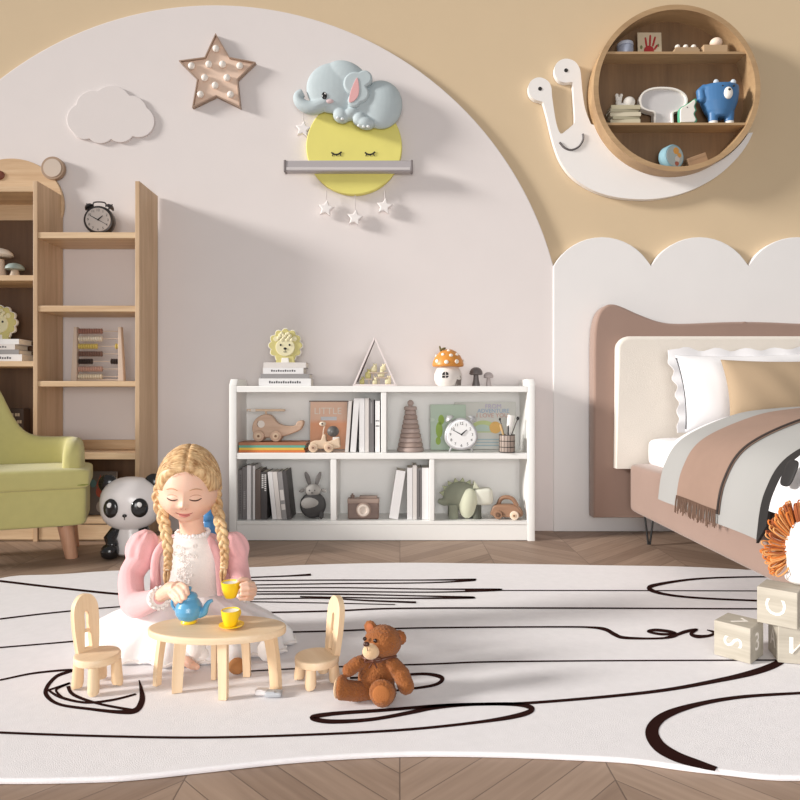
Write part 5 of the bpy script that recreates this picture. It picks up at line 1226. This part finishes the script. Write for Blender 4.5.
for v, n_ in zip(bb2.data.vertices, nr_):
    q = v.co/k; co_ += list(v.co+n_*(noise.noise(q*.55)*.55+noise.noise(q*1.3)*.5)*k)
bb2.data.vertices.foreach_set('co', co_); bb2.data.update()
def T2(u, v, y): return T(u, v, y)
b = MB(k); b.ball(T(371, 651.5, -19.5), (8.6, 6.4, 7.6), rot=(0, R(10), R(20)), n=24); mz = b.build('muzzle', fur_l, t)
b = MB(k); b.ball(T(366.3, 644.2, -24.5), (3.2, 2.2, 2.4), n=14); b.tube([T(367, 647, -25.5), T(367.6, 651, -26.2)], .35, 6); b.build('nose', mat('nose_dark', (66, 36, 26), .35), mz)
for (u, v, y) in ((364.8, 638.8, -16.5), (375.2, 640.8, -19)): b = MB(k); b.ball(T(u, v, y), (2, 1.6, 2), n=12); b.build('eye', mat('eye_dark', (44, 22, 16), .15), t)
b = MB(k); b.ball(T(337.2, 688, -22.5), (2.2, 7.6, 10), rot=(0, 0, R(-18)), n=20); b.build('sole', fur_l, t)
b = MB(k); b.ball(T(381, 694.5, -39.2), (8.2, 1.8, 8.8), n=20); b.build('sole', mat('sole_brown', (170, 104, 54), .95, bump=.5, bscale=400), t)
for (u, v) in ((370, 627.2), (399, 638)): b = MB(k); b.ball(T(u, v, -3.8), (4, 1.2, 4), rot=(0, 0, R(-25)), n=14); b.build('inner_ear', mat('ear_brown', (166, 98, 60), .95), t)
bowm = mat('bow_brown', (96, 52, 34), .5)
b = MB(k)
b.tube(catmull([T(364, 658, -16), T(370, 660, -19), T(378, 660.5, -19), T(388, 658, -17), T(396, 656, -8), T(390, 656, 6), T(372, 656, 6), T(362, 656, -6)], 5, True), 1.2, 8, True)
b.ball(T(373, 661, -20.5), 1.8, n=10)
for s_ in (-1, 1): b.tube(catmull([T(373, 661, -20.5), T(373+s_*6, 658.5, -20.5), T(373+s_*8, 662, -20), T(373, 661.5, -20.5)], 5), .9, 8); b.tube([T(373, 661, -20.5), T(373+s_*4, 668, -18.5)], .9, 6)
b.build('bow', bowm, t)
for c_ in t.children:
    for v in c_.data.vertices: v.co.z = max(v.co.z, 0.0)
# ================================================================ letter blocks
grey_w = wood('block_greywood', (190, 182, 168), (160, 152, 138), 'x', 26, .7); let = mat('block_letter', (236, 230, 222), .7)
def block(label, corner_u, corner_v, z, rz, s_, faces):
    Yc = F*(H-z)/(corner_v-VH); near = Vector((xu(corner_u, Yc), Yc))
    # nearest vertical edge is local (+,-) or (-,-)
    q = Vector((s_/2 if faces['edge'] == 'r' else -s_/2, -s_/2)); q.rotate(Matrix.Rotation(R(rz), 2)); c = near-q
    t = thing('letter_block', label, 'toy block', (c.x, c.y, z), R(rz), 'grey letter blocks')
    b = MB(); b.b2(-s_/2, s_/2, -s_/2, s_/2, 0, s_, .0025); b.build('cube', grey_w, t)
    for (ch_, pos, rot) in faces['l']:
        b = MB(); h = s_/2
        if ch_ == 'mirrored':
            P = [(-.018, -.022), (-.018, .022)], [(-.018, -.022), (.018, .022)], [(.018, .022), (.018, -.022)]
            for p, q2 in P: b.tube([(p[0], -h-.0003, p[1]+h), (q2[0], -h-.0003, q2[1]+h)], .005, 4, flat=.2)
        else:
            b.text(ch_, {'f': (0, -h-.0002, h), 'r': (h+.0002, 0, h), 'l': (-h-.0002, 0, h), 't': (0, 0, s_+.0002)}[pos], s_*.72, rot=rot, depth=.0006)
        b.build('letter', let, t)
    return t
fr_ = lambda a, z=0: (R(90), R(a), R(z))
block('grey wooden letter block standing alone on the rug with a sideways white S', 750.5, 664.5, ZR, -47, .098, {'edge': 'r', 'l': [('S', 'f', fr_(90)), ('3', 'r', (R(90), 0, R(90))), ('L', 't', (0, 0, R(140)))]})
b3 = block('grey wooden letter block at the right edge under another block', 778, 662.5, ZR, -15, .102, {'edge': 'l', 'l': [('mirrored', 'f', None), ('A', 'l', (R(90), 0, R(-90)))]})
b2_ = block('grey wooden letter block stacked on top, with a sideways white C', 797.5, 630.5, ZR+.1025, -42, .100, {'edge': 'r', 'l': [('C', 'f', fr_(-90)), ('7', 'r', (R(90), 0, R(90)))]})
# ---- yarn maned lion toy behind the blocks
p0 = b2_.location; ztop = ZR+.1025+.1006
k = 1.93/F*.82; Yl = p0.y+.005
t = thing('yarn_lion_toy', 'white toy with orange and brown yarn mane on the stacked blocks, right edge', 'plush toy', (p0.x+.062, Yl, ztop+.001))
wy = mat('toy_white', (242, 240, 238), .9, bump=.3, bscale=400)
b = MB(k); b.ball((0, -5, 40), (23, 15, 40), n=32); b.ball((0, 0, 9), (20, 15, 9), n=24); bo = fuse(b.build('body', wy, t), 1.2*k, 3)
for m_, nm, sd in ((mat('yarn_orange', (206, 116, 46), .8), 'orange', 3), (mat('yarn_brown', (156, 84, 44), .8), 'brown', 9), (mat('yarn_tan', (214, 150, 90), .8), 'tan', 15)):
    rnd = random.Random(sd); b = MB(k)
    for i in range(44):
        a = R(rnd.uniform(50, 310)); a = R(-90)+a; r0 = 20; r1 = rnd.uniform(40, 46)
        y = rnd.uniform(-6, 8); c = Vector((cos(a), 0, sin(a)*1.3)); nrm = Vector((-sin(a), 0, cos(a)))
        w = rnd.uniform(1.5, 3.2)
        b.tube(catmull([Vector((0, y, 42))+c*r0, Vector((0, y-2, 42))+c*(r0+r1)/2+nrm*w, Vector((0, y-1, 42))+c*r1+nrm*w*.6, Vector((0, y+1, 42))+c*(r1-2)-nrm*w, Vector((0, y+2, 42))+c*r0-nrm*w*.3], 3), .95, 5)
    o = b.build('mane', m_, t); o['kind'] = 'stuff'; tag(o, label=nm+' yarn loops')
# ================================================================ panda
Yp = 3.16; k = Yp/F; cu, cv = 131, VH+F*H/Yp
t = thing('panda_toy', 'glossy white and black panda toy sitting on the floor behind the girl', 'toy panda', (xu(cu, Yp), Yp, 0), R(7))
wg = mat('panda_white', (236, 230, 228), .25, coat=.3); bg_ = mat('panda_black', (26, 24, 25), .2, coat=.3)
b = MB(k); b.sup((0, 0, 52), (59, 46, 53), .85, .95, n=40); hd = b.build('head', wg, t)
b = MB(k); b.loft([(0, 0, 1, 13, 10), (0, 0, 4, 17, 14), (0, 0, 13, 17, 14), (0, 0, 23, 14, 12), (0, 0, 31, 11, 10)], 28); b.build('body', wg, t)
for s_ in (-1, 1):
    b = MB(k); b.ball((s_*22, 0, 72), (9.5, 5, 9.5), n=20); b.build('ear', bg_, hd)
    b = MB(k); x, z = s_*13.5, 50.5; yy = -23*math.sqrt(max(.05, 1-(x/30)**2-((z-52)/27)**2))
    b.ball((x, yy-.2, z), (8, 3, 9.4), rot=(0, R(-s_*8), R(s_*22)), n=24); ey = b.build('eye_patch', bg_, hd)
    b = MB(k); b.ball((x+s_*.2, yy-2.9, z+3.4), (2.6, 1, 2.6), n=14); b.build('eye_glint', ink_w, ey)
    b = MB(k); b.limb([(s_*13, -4, 26), (s_*17.5, -9, 19), (s_*14, -13, 14)], [5.5, 6, 5.5]); b.build('arm', bg_, t)
    b = MB(k); b.sup((s_*16, -14, 7.5), (17, 18, 15), .8, .9, n=24); b.build('foot', bg_, t)
b = MB(k); b.ball((0, -23.4, 43.5), (2.2, 1.2, 1.6), n=12); b.tube([(0, -23.6, 42), (0, -23.2, 39.5)], .4, 6); b.build('nose', bg_, hd)
t2 = thing('toy_ball', 'small blue toy seen behind the neck of the girl on the floor', 'toy', (xu(209, 3.1), 3.1, 0)); k = 3.1/F
b = MB(k); b.sup((0, 0, 21), (17, 15, 42), .7, .9, n=28); b.ball((0, 0, 42), (8.5, 8, 7), n=20); b.build('body', mat('toy_blue', (78, 140, 196), .35), t2)
# ================================================================ the girl
YG = 2.02; kG = YG/F; UG = 192; VG = VH+F*(H-ZR)/YG
girl = thing('person', 'girl with blonde braids, pink cardigan and white lace dress sitting at the play table', 'person', (xu(UG, YG), YG, ZR))
def G(u, v, Y):
    """photo px at depth Y to local units of the figure"""
    return Vector(((xu(u, Y)-xu(UG, YG))/kG, (Y-YG)/kG, (zv(v, Y)-ZR)/kG))
skin = mat('fair_skin', (240, 196, 172), .5, sss=.15, var=.03, vscale=30)
blonde = None
HM = Matrix.Translation((-1.2, -6, VG-485)) @ Euler((R(8), R(2), R(8))).to_matrix().to_4x4()
def head_pt(d, off=0.0):
    """surface of the head along unit direction d (face towards -y)"""
    x, y, z = d
    p = Vector((26.5*x, 31*y, (37 if z > 0 else 35.5)*z))
    if p.z < 0:
        t = -p.z/35.5
        p.x *= 1+.11*sin(pi*min(1, t*1.15))-.02*t
        if p.y > 0: p.y *= 1-.36*t
        else: p.y *= 1-.10*t
    def bump(cx, cz, sx, sz, a, only_front=True):
        if p.y > 0 and only_front: return 0
        return a*math.exp(-((p.x-cx)/sx)**2-((p.z-cz)/sz)**2)
    f = 0
    f += bump(0, -11.5, 3.2, 3.4, 5.6); f += bump(0, -6, 2.4, 5, 1.8)           # nose
    for s_ in (-1, 1):
        f += bump(s_*3, -12.6, 2, 2, 1.2)
        f += bump(s_*10.5, -3.2, 6, 4, -2.6); f += bump(s_*10.5, -4.2, 4.6, 2.8, 2.4)   # socket and lid
        f += bump(s_*13, -15, 8, 8, 2.2)                                         # cheek
        f += bump(s_*10, 4, 7, 3, .5)
    f += bump(0, -20.2, 6.5, 1.7, 1.5); f += bump(0, -24, 5.5, 2, 1.7); f += bump(0, -22, 7, .9, -1.0); f += bump(0, -17, 1.2, 2, -.5)
    f += bump(0, -31, 7, 4.5, 2.2); f += bump(0, -27, 6, 1.6, -.7)
    p.y -= f
    p.x += math.copysign(1.3, p.x)*math.exp(-((p.z+15)/8)**2)*min(1, abs(p.x)/8)*(1 if p.y < 4 else 0)
    if off: p += Vector((d[0]*28, d[1]*32, d[2]*34)).normalized()*off
    return p
def head_mesh(b, off=0, nu=72, nv=52):
    V = []; Fs = []
    for j in range(nv+1):
        ph = -pi/2+pi*j/nv
        for i in range(nu):
            a = 2*pi*i/nu; V.append(HM @ head_pt((cos(ph)*cos(a), cos(ph)*sin(a), sin(ph)), off))
    for j in range(nv):
        for i in range(nu): Fs.append((j*nu+i, j*nu+(i+1) % nu, (j+1)*nu+(i+1) % nu, (j+1)*nu+i))
    b.raw(V, Fs)
b = MB(kG)
head_mesh(b)
b.ball(HM @ Vector((-26.5, 3, -5)), (3.4, 5, 7.6), rot=(R(10), R(-8), R(-18)), n=18); b.ball(HM @ Vector((26.5, 3, -5)), (2.8, 5, 7.6), rot=(R(10), R(8), R(18)), n=18)
b.tube([(0, 3, 96), (0, 2, 108), (-.6, 0, 118), (-1, -2, 132)], [14, 12, 11.5, 13], 24)
b.loft([(0, 3, 112, 11, 10), (0, 3, 107, 14, 11.5), (0, 4, 101, 26, 13), (0, 4, 96, 34, 14), (0, 2, 86, 30, 16), (0, 0, 66, 28, 17), (0, 0, 46, 28, 19), (0, 4, 22, 34, 25), (0, 6, 8, 34, 25), (0, 6, 3, 28, 20)], 32)
# arms: shoulder, elbow, wrist
SHL, ELL, WRL = Vector((-39, 3, 99)), G(134, 602, 1.93), G(159, 597, 1.80)
SHR, ELR, WRR = Vector((39, 3, 99)), G(243, 590, 1.95), G(247, 590, 1.85)
b.limb([Vector((-34, 3, 96)), Vector((-48, -4, 84)), Vector((-55, -12, 68)), ELL], [9, 8.6, 8, 7]); b.limb([ELL, (ELL+WRL)/2, WRL], [7, 6.6, 5.4])
b.limb([Vector((34, 3, 96)), Vector((43, -2, 85)), Vector((48, -7, 70)), ELR], [9, 8.4, 7.6, 6.6]); b.limb([ELR, (ELR+WRR)/2, WRR], [6.6, 6.2, 5.2])
# hand on the teapot
PL = G(170.5, 589.5, 1.765)
b.tube([WRL, (WRL+PL)/2, PL, G(176.5, 588, 1.745)], [5.4, 6.4, 7, 5.2], 16); b.ball(PL, (7.2, 6, 6.4), n=18)
KN = [G(181.5, 585, 1.742), G(178.5, 588.5, 1.732), G(175, 592, 1.727), G(171, 594.5, 1.73)]
MD = [G(186, 588, 1.722), G(183, 592.5, 1.714), G(179, 596.5, 1.712), G(174.5, 598.6, 1.718)]
TP = [G(187.5, 593.5, 1.713), G(184.8, 597.8, 1.705), G(180.8, 601, 1.705), G(176.8, 602, 1.711)]
for K_, M_, T_, r in zip(KN, MD, TP, (2.7, 2.8, 2.6, 2.3)): b.limb([PL+(K_-PL)*.35, K_, (K_+M_)/2, M_, T_], [r*1.15, r*1.08, r, r*.95, r*.78], 12)
b.limb([PL+Vector((2, 2, 2)), G(177, 584, 1.768), G(183, 586.5, 1.762), G(187, 590, 1.752)], [3.2, 3, 2.8, 2.3], 12)
# hand round the cup
PR = G(250, 590, 1.812)
b.tube([WRR, (WRR+PR)/2, PR, G(249.5, 591, 1.80)], [5.4, 6.2, 6.6, 6], 16); b.ball(PR, (5.8, 6.4, 8.4), n=18)
for K_, M_, T_, r in zip([G(252.5, 584, 1.792), G(254, 589, 1.79), G(253.5, 594, 1.79), G(251.5, 598.5, 1.795)], [G(247, 583.5, 1.768), G(248.2, 588.5, 1.762), G(247.6, 593.6, 1.763), G(246, 598.2, 1.77)],
        [G(241.5, 585, 1.762), G(241.8, 589.6, 1.756), G(241.6, 594.2, 1.757), G(240.6, 598.8, 1.764)], (2.5, 2.6, 2.5, 2.2)):
    b.limb([PR+(K_-PR)*.35, K_, (K_+M_)/2, M_, T_], [r*1.15, r*1.08, r, r*.95, r*.78], 12)
b.limb([PR+Vector((0, 0, 5)), G(246.5, 580.5, 1.80), G(241, 579.5, 1.79), G(238, 581.5, 1.782)], [3.1, 2.9, 2.6, 2.1], 12)
# folded legs under the skirt, one foot peeping out in front
b.limb([(-16, 6, 16), (-36, -14, 16), (-52, -22, 13)], [15, 13, 10]); b.limb([(16, 6, 16), (36, -14, 16), (52, -22, 13)], [15, 13, 10])
FT = G(191, 672, 1.80)
b.limb([(-52, -22, 13), (-34, -36, 10), (-20, -50, 7.5)], [10, 8.5, 6]); b.limb([(-20, -50, 7.5), Vector((FT.x-5, FT.y+7, 5.6)), Vector((FT.x+1, FT.y+2, 4.2)), Vector((FT.x+5, FT.y+1, 3.4))], [5.6, 4.6, 3.6, 2.7])
b.limb([(52, -22, 13), (42, 0, 11), (26, 14, 9)], [10, 9, 6.5])
body = fuse(b.build('body', skin, girl), .66*kG, 2, .4)
bt = bmesh.new(); bt.from_mesh(body.data); bvh = BVHTree.FromBMesh(bt); bt.free()
def onface(x, z, out=0.0):
    o = HM @ Vector((x, -60, z)); d = (HM.to_3x3() @ Vector((0, 1, 0))).normalized()
    h = bvh.ray_cast(o*kG, d)
    if h[0] is None: return HM @ Vector((x, -30, z))
    return h[0]/kG-d*out
def strip(name, pts, rad, m, out=.1, n=5):
    q = catmull([(x, z, 0) for x, z in pts], n); b = MB(kG); L = len(q)
    rr_ = [rad*(.45+.55*sin(pi*min(1, max(0, i/(L-1))))) for i in range(L)]
    b.tube([onface(p.x, p.y, out) for p in q], rr_, 8); return b.build(name, m, girl)
lash = mat('lash_brown', (84, 54, 44), .8); brow = mat('brow_blond', (204, 156, 122), .9); lipm = mat('lip_rose', (212, 130, 122), .45); lipd = mat('lip_line', (150, 66, 62), .5)
for s_ in (-1, 1):
    strip('eyelashes', [(s_*5.4, -5.2), (s_*8, -6.2), (s_*11, -6.6), (s_*14, -6.1), (s_*16, -5)], .7, lash)
    strip('eyelid_crease', [(s_*5.6, -2.8), (s_*9, -1.4), (s_*13, -1.6), (s_*16, -3.2)], .35, mat('crease', (204, 146, 122), .7), .0)
    strip('eyebrow', [(s_*5.4, 3.6), (s_*9, 4.8), (s_*13, 4.6), (s_*16.5, 2.8)], .6, brow)
    strip('nostril', [(s_*1.4, -14.4), (s_*2.6, -14.2)], .5, mat('nostril_shade', (186, 120, 100), .7), .0)
strip('lips', [(-6.6, -20.2), (-3, -20.9), (0, -21.3), (3, -20.9), (6.6, -20.2)], .9, lipm, -.1); strip('lips', [(-5, -22.6), (-2, -23.6), (0, -23.8), (2, -23.6), (5, -22.6)], 1.25, lipm, -.1)
strip('lips', [(-8, -19.4), (-4.4, -21.5), (0, -22.2), (4.4, -21.5), (8, -19.4)], .42, lipd, .55)
# ---- hair
m_, nt_, bs_ = newmat('blonde_hair'); bs_.inputs['Roughness'].default_value = .5; bs_.inputs['Anisotropic'].default_value = .5
tc_ = nt_.nodes.new('ShaderNodeTexCoord'); mp_ = nt_.nodes.new('ShaderNodeMapping'); mp_.inputs['Scale'].default_value = (.22, 1, .22); nt_.links.new(tc_.outputs['Object'], mp_.inputs[0])
nz_ = nt_.nodes.new('ShaderNodeTexNoise'); nz_.inputs['Scale'].default_value = 180; nz_.inputs['Detail'].default_value = 4; nt_.links.new(mp_.outputs[0], nz_.inputs['Vector'])
cr_ = nt_.nodes.new('ShaderNodeValToRGB'); cr_.color_ramp.elements[0].position = .3; cr_.color_ramp.elements[1].position = .72; cr_.color_ramp.elements[0].color = rgb((236, 204, 156)); cr_.color_ramp.elements[1].color = rgb((160, 112, 66))
nt_.links.new(nz_.outputs['Fac'], cr_.inputs[0]); nt_.links.new(cr_.outputs[0], bs_.inputs['Base Color'])
bp_ = nt_.nodes.new('ShaderNodeBump'); bp_.inputs['Strength'].default_value = .4; bp_.inputs['Distance'].default_value = .002; nt_.links.new(nz_.outputs['Fac'], bp_.inputs['Height']); nt_.links.new(bp_.outputs[0], bs_.inputs['Normal'])
blonde = m_
def hair_amt(d):
    """0 on the face, 1 well inside the hair"""
    x, y, z = d; p = Vector((26.5*x, 31*y, (37 if z > 0 else 35.5)*z))
    e = math.sqrt((p.x/22.4)**2+((p.z+9)/29)**2) if p.y < 6 else 9
    if p.y < 6 and p.z < -9: e = min(e, abs(p.x)/22.4) if abs(p.x) > 1 else 0
    lo = (p.z+19)/8 if p.y < 14 else (p.z+24)/8
    front = max(0, min(1, (e-1.0)/.16)); 
    if p.y >= 6: front = 1
    ear = 1 if not (p.z < -1 and p.y < 12 and abs(p.x) > 18) else 0
    return max(0, min(front, lo, ear, 1))
b = MB(kG); nu, nv = 120, 84; V = []; amt = []
for j in range(nv+1):
    ph = -pi/2+pi*j/nv
    for i in range(nu):
        a = 2*pi*i/nu; d = (cos(ph)*cos(a), cos(ph)*sin(a), sin(ph)); h = hair_amt(d)
        part = math.exp(-((d[0]-.03)*26/1.4)**2)*(1 if d[2] > .2 else 0)
        o = -1.2+5.6*math.sqrt(h)-1.5*part
        o += .25*h*sin(math.atan2(d[0]-.03, .0001+abs(d[2])+.2)*6+26*d[1])
        V.append(HM @ head_pt(d, o)); amt.append(h)
Fs = []
for j in range(nv):
    for i in range(nu):
        q = (j*nu+i, j*nu+(i+1) % nu, (j+1)*nu+(i+1) % nu, (j+1)*nu+i)
        if max(amt[t_] for t_ in q) > 0: Fs.append(q)
b.raw(V, Fs)
loose = [v for v in b.bm.verts if not v.link_faces]; bmesh.ops.delete(b.bm, geom=loose, context='VERTS')
hair = b.build('hair', blonde, girl, angle=180)
b = MB(kG); rnd = random.Random(5)
def hp(d, o): d = Vector(d).normalized(); return HM @ head_pt(tuple(d), o)
for s_ in (-1, 1):
    for i in range(46):
        y0 = -.82+1.5*i/45; st = Vector((.03+s_*.03, y0, math.sqrt(max(.02, 1-y0*y0)))); en = Vector((s_*.98, .12+.25*rnd.random(), -.05-.32*rnd.random()))
        if y0 < -.5: md = Vector((s_*.72, -.52-.1*rnd.random(), .52+.12*rnd.random()))
        else: md = (st.normalized()+en.normalized())
        pts = []
        for q in range(15):
            f = q/14; v = st.normalized()*(1-f)**2+md.normalized()*2*f*(1-f)*1.1+en.normalized()*f*f
            v.normalize(); h = hair_amt(tuple(v)); pts.append(hp(v, -1.2+5.6*math.sqrt(h)+rnd.uniform(-.1, .35)))
        b.tube(pts, [rnd.uniform(.45, .85)*(.5+.5*sin(pi*min(.98, max(.05, q/14)))) for q in range(15)], 5)
hs = b.build('hair_strands', blonde, hair, angle=180); hs['kind'] = 'stuff'
b = MB(kG)
for i in range(16):   # loose wisps at the hairline
    s_ = rnd.choice((-1, 1)); x0 = rnd.uniform(.05, .8)*s_; z0 = .62-.35*abs(x0)
    pts = [hp((x0*(1+.12*q)+.02*s_*q, -math.sqrt(max(.05, 1-x0*x0-z0*z0)), z0-.035*q*(1 if q else 0)), 2.6-.45*q) for q in range(5)]
    b.tube(pts, [.28, .3, .26, .2, .12], 4)
hs = b.build('wisps', blonde, hair, angle=180); hs['kind'] = 'stuff'
def braid(name, ctrl, width, turns, r):
    C = catmull(ctrl, 12); L = len(C); b = MB(kG)
    for s3 in range(3):
        pts = []; rr_ = []
        for i, p in enumerate(C):
            f = i/(L-1); a = f*turns*2*pi+s3*2*pi/3; w = width*(.62+.5*sin(pi*min(1, f*1.15+.1)))*(1-.25*f)
            tg = (C[min(i+1, L-1)]-C[max(i-1, 0)]).normalized(); side = tg.cross(Vector((0, -1, 0))).normalized(); fw = Vector((0, -1, 0))
            pts.append(p+side*w*sin(a)+fw*w*.45*sin(2*a)); rr_.append(r*(1-.22*f))
        b.tube(pts, rr_, 9)
    e = C[-1]; tg = (C[-1]-C[-3]).normalized()
    for q in range(9):
        o = Vector((sin(q*2.2), cos(q*1.7)*.6, 0)); b.tube([e-tg*2+o*1.2, e+tg*4+o*2.2, e+tg*9+o*1.8, e+tg*(13+q % 3)+o*.8], [1.2, 1.6, 1.2, .3], 6)
    br = b.build(name, blonde, hair, angle=180)
    b = MB(kG); b.tube([e+Vector((3*cos(2*pi*i/16), 2.4*sin(2*pi*i/16), 1)) for i in range(16)], .9, 6, True); b.build('hair_tie', mat('tie_cream', (226, 206, 176), .7), br)
    return br
h1 = HM @ Vector((-27, 7, -8)); h2 = HM @ Vector((26.5, 4, -7))
braid('braid', [h1+Vector((-1, -1, 6)), h1+Vector((-2.5, -4, -6)), G(163, 518, 1.97), G(166, 533, 1.94), G(168, 550, 1.925), G(168, 562, 1.925), G(167.5, 570, 1.925)], 3.6, 3.6, 3.1)
braid('braid', [h2+Vector((0, -1, 6)), h2+Vector((.5, -5, -6)), G(219.5, 520, 1.96), G(222.5, 535, 1.935), G(224.5, 550, 1.925), G(224.5, 562, 1.925), G(224, 568, 1.925)], 3.5, 3.6, 3.0)
# ---- dress
lace = mat('white_lace', (240, 234, 230), .85, bump=.35, bscale=260, var=.02, vscale=200, sheen=.2); tulle = mat('white_tulle', (244, 241, 241), .85, bump=.25, bscale=60, sheen=.3, sss=.05)
b = MB(kG)
b.loft([(0, 3, 108.5, 14.5, 12.5), (0, 3, 105, 18, 14.5), (0, 2, 102, 27, 17), (0, 1, 96, 31, 20), (0, 0, 86, 32.5, 21.5), (0, -1, 74, 31, 21.5), (0, -1, 62, 29.5, 20.5), (0, -1, 50, 30, 21.5), (0, -1, 44, 31, 22)], 48)
dress = b.build('dress_bodice', lace, girl)
b = MB(kG)
for i in range(30):
    a = 2*pi*i/30; b.ball((15.6*cos(a), 2.4+13.4*sin(a), 108.4+1.6*sin(a)+.5*sin(i*2.4)), (2.2, 2.2, 2), n=8)
b.build('collar_frill', tulle, dress)
b = MB(kG); rnd = random.Random(11)
for i in range(26):
    z = 58+42*(i/25)+rnd.uniform(-1, 1); w = 13*(z-50)/50; x = rnd.uniform(-w, w); y = -1-21.7*math.sqrt(max(.1, 1-(x/31)**2))
    if z > 97: y += (z-97)*.7
    for q in range(5): a = 2*pi*q/5+i; b.ball((x+1.5*cos(a), y+.1, z+1.5*sin(a)), (1.0, .35, 1.0), n=6)
for z in range(48, 96, 3): b.tube([(-.4, -23, z), (0, -23.4, z+1.4)], .5, 5)
fl_ = b.build('lace_flowers', lace, dress); fl_['kind'] = 'stuff'
def fold(i, a):
    t_ = min(1, i/5); return 1+t_*(.055*sin(11*a)+.03*sin(19*a+1.3)+.02*sin(31*a+i*.3))
b = MB(kG)
b.loft([(0, -1, 50, 29.5, 21), (0, -2, 45, 36, 27), (-1, -4, 38, 55, 35), (-1, -6, 30, 74, 42), (0, -8, 22, 88, 48), (0, -9, 14, 96, 51.5), (0, -10, 7, 98, 54), (0, -10, 2.5, 101, 55.5), (0, -10, .6, 99, 54)], 160, fold)
skirt = b.build('dress_skirt', tulle, dress, angle=180)
b = MB(kG); N_ = 150
b.tube([((100.5)*cos(2*pi*i/N_)*fold(7, 2*pi*i/N_)+.8*cos(i*2.1), -10+55.4*sin(2*pi*i/N_)*fold(7, 2*pi*i/N_), 3.2+1.1*sin(i*1.9)) for i in range(N_)], 1.5, 6, True); b.build('hem_lace', lace, skirt)
for (u, v, Y, r) in ((195, 657, 1.855, 10), (187, 661, 1.85, 6), (203, 663, 1.85, 6), (268, 658, 1.865, 9)):
    b = MB(kG); c = G(u, v, Y); c.z = max(c.z, r*1.2+.3); b.ball(c, (r*1.1, r*.7, r*1.2), n=18, fn=lambda v: v*(1+.06*sin(v.x*2.1)*cos(v.z*1.7))); b.build('ruffle', lace, skirt)
# ---- cardigan
pink = mat('pink_knit', (236, 180, 182), .9, bump=.3, bscale=320, var=.05, vscale=25, sheen=.3)
b = MB(kG)
b.loft([(0, 6, 106, 19, 11), (0, 6, 102, 33, 15), (0, 6, 95, 41, 18), (0, 7, 84, 40, 19), (0, 7, 70, 37, 19), (0, 8, 58, 36, 20), (0, 8, 49, 36, 20)], 40)
for s_ in (-1, 1):    # front edges beside the braids
    b.tube(catmull([(s_*19, -5, 104), (s_*27, -15, 96), (s_*31, -16.5, 84), (s_*32, -15, 66), (s_*33, -14, 50)], 5), [3, 3.4, 3.6, 3.8, 4]+[4]*16, 12)
def pf(v): return v*(1+.035*sin(v.x*.55+v.z*.2)*cos(v.y*.4)+.03*sin(math.atan2(v.x, v.y)*9))
b.ball((-48, -3, 93), (16, 15, 19), rot=(0, R(18), 0), n=40, fn=pf); b.ball((43.5, -1, 93), (13.5, 14, 17), rot=(0, R(-16), 0), n=40, fn=pf)
e1 = G(134, 603, 1.925); w1 = G(157, 598.5, 1.808)
b.limb(catmull([(-50, -5, 82), (-56, -12, 68), e1, (e1+w1)/2+Vector((0, 0, -2)), w1], 4), [13, 12.6, 12.4, 12.2, 12, 12, 12, 12.2, 12.4, 12.2, 12, 11.6, 11, 10.4, 9.8, 9.2, 8.8], 18)
e2 = G(243, 589, 1.945); w2 = G(246, 591, 1.875)
b.limb(catmull([(45, -3, 84), (49, -7, 70), e2, w2], 4), [11.5, 11, 10.6, 10.4, 10.2, 10, 10, 9.8, 9.4, 9, 8.6, 8, 7.6], 18)
card = fuse(b.build('cardigan', pink, girl), .8*kG, 5, .5)
for (c, d, r) in ((w1, (WRL-ELL).normalized(), 8.4), (w2, (WRR-ELR).normalized(), 7.2)):
    b = MB(kG); d = Vector(d); b.tube([c-d*1, c+d*1, c+d*4, c+d*6.5], [r, r+1.2, r+1, r+1.6], 22)
    s1 = d.cross(Vector((0, 0, 1))).normalized(); s2 = d.cross(s1)
    for i in range(14): a = 2*pi*i/14; b.ball(c+d*6.6+(s1*cos(a)+s2*sin(a))*(r+.8), 1.7, n=8)
    b.build('cuff', lace, card)
for o_ in COL.objects:
    if o_.parent is None and o_.type in ('EMPTY', 'MESH') and o_.get('category') not in ('bookcase', 'wall shelf', 'bed', None) and o_.location.z > .05: o_.location.z += .0006
# ================================================================ camera, light, world
cam = bpy.data.cameras.new('camera'); cam.sensor_width = 36; cam.lens = 36*F/800; cam.shift_y = -5/800; cam.clip_start = .01
co = bpy.data.objects.new('camera', cam); COL.objects.link(co); co.location = (0, 0, H); co.rotation_euler = (R(90), 0, 0)
SC.camera = co
sun = bpy.data.lights.new('sun', 'SUN'); sun.energy = 4.9; sun.angle = R(10); sun.color = (1, .965, .92)
so = bpy.data.objects.new('sun', sun); COL.objects.link(so)
so.rotation_euler = Vector((1, .26, -.33)).to_track_quat('-Z', 'Y').to_euler()
ar_ = bpy.data.lights.new('front_fill', 'AREA'); ar_.shape = 'RECTANGLE'; ar_.size = 2.4; ar_.size_y = 1.6; ar_.energy = 122; ar_.color = (1, .985, .97)  # added fill lamp behind the camera, brightens the cubbies and wall
ao = bpy.data.objects.new('front_fill', ar_); COL.objects.link(ao); ao.location = (.2, -2.4, 1.0); ao.rotation_euler = (R(90), 0, 0)
wd = bpy.data.worlds.new('world'); SC.world = wd; wd.use_nodes = True
bg = wd.node_tree.nodes['Background']; bg.inputs[0].default_value = (1, .975, .95, 1); bg.inputs[1].default_value = .37
SC.view_settings.view_transform = 'Standard'; SC.view_settings.look = 'None'; SC.view_settings.gamma = 1; SC.view_settings.exposure = -.12
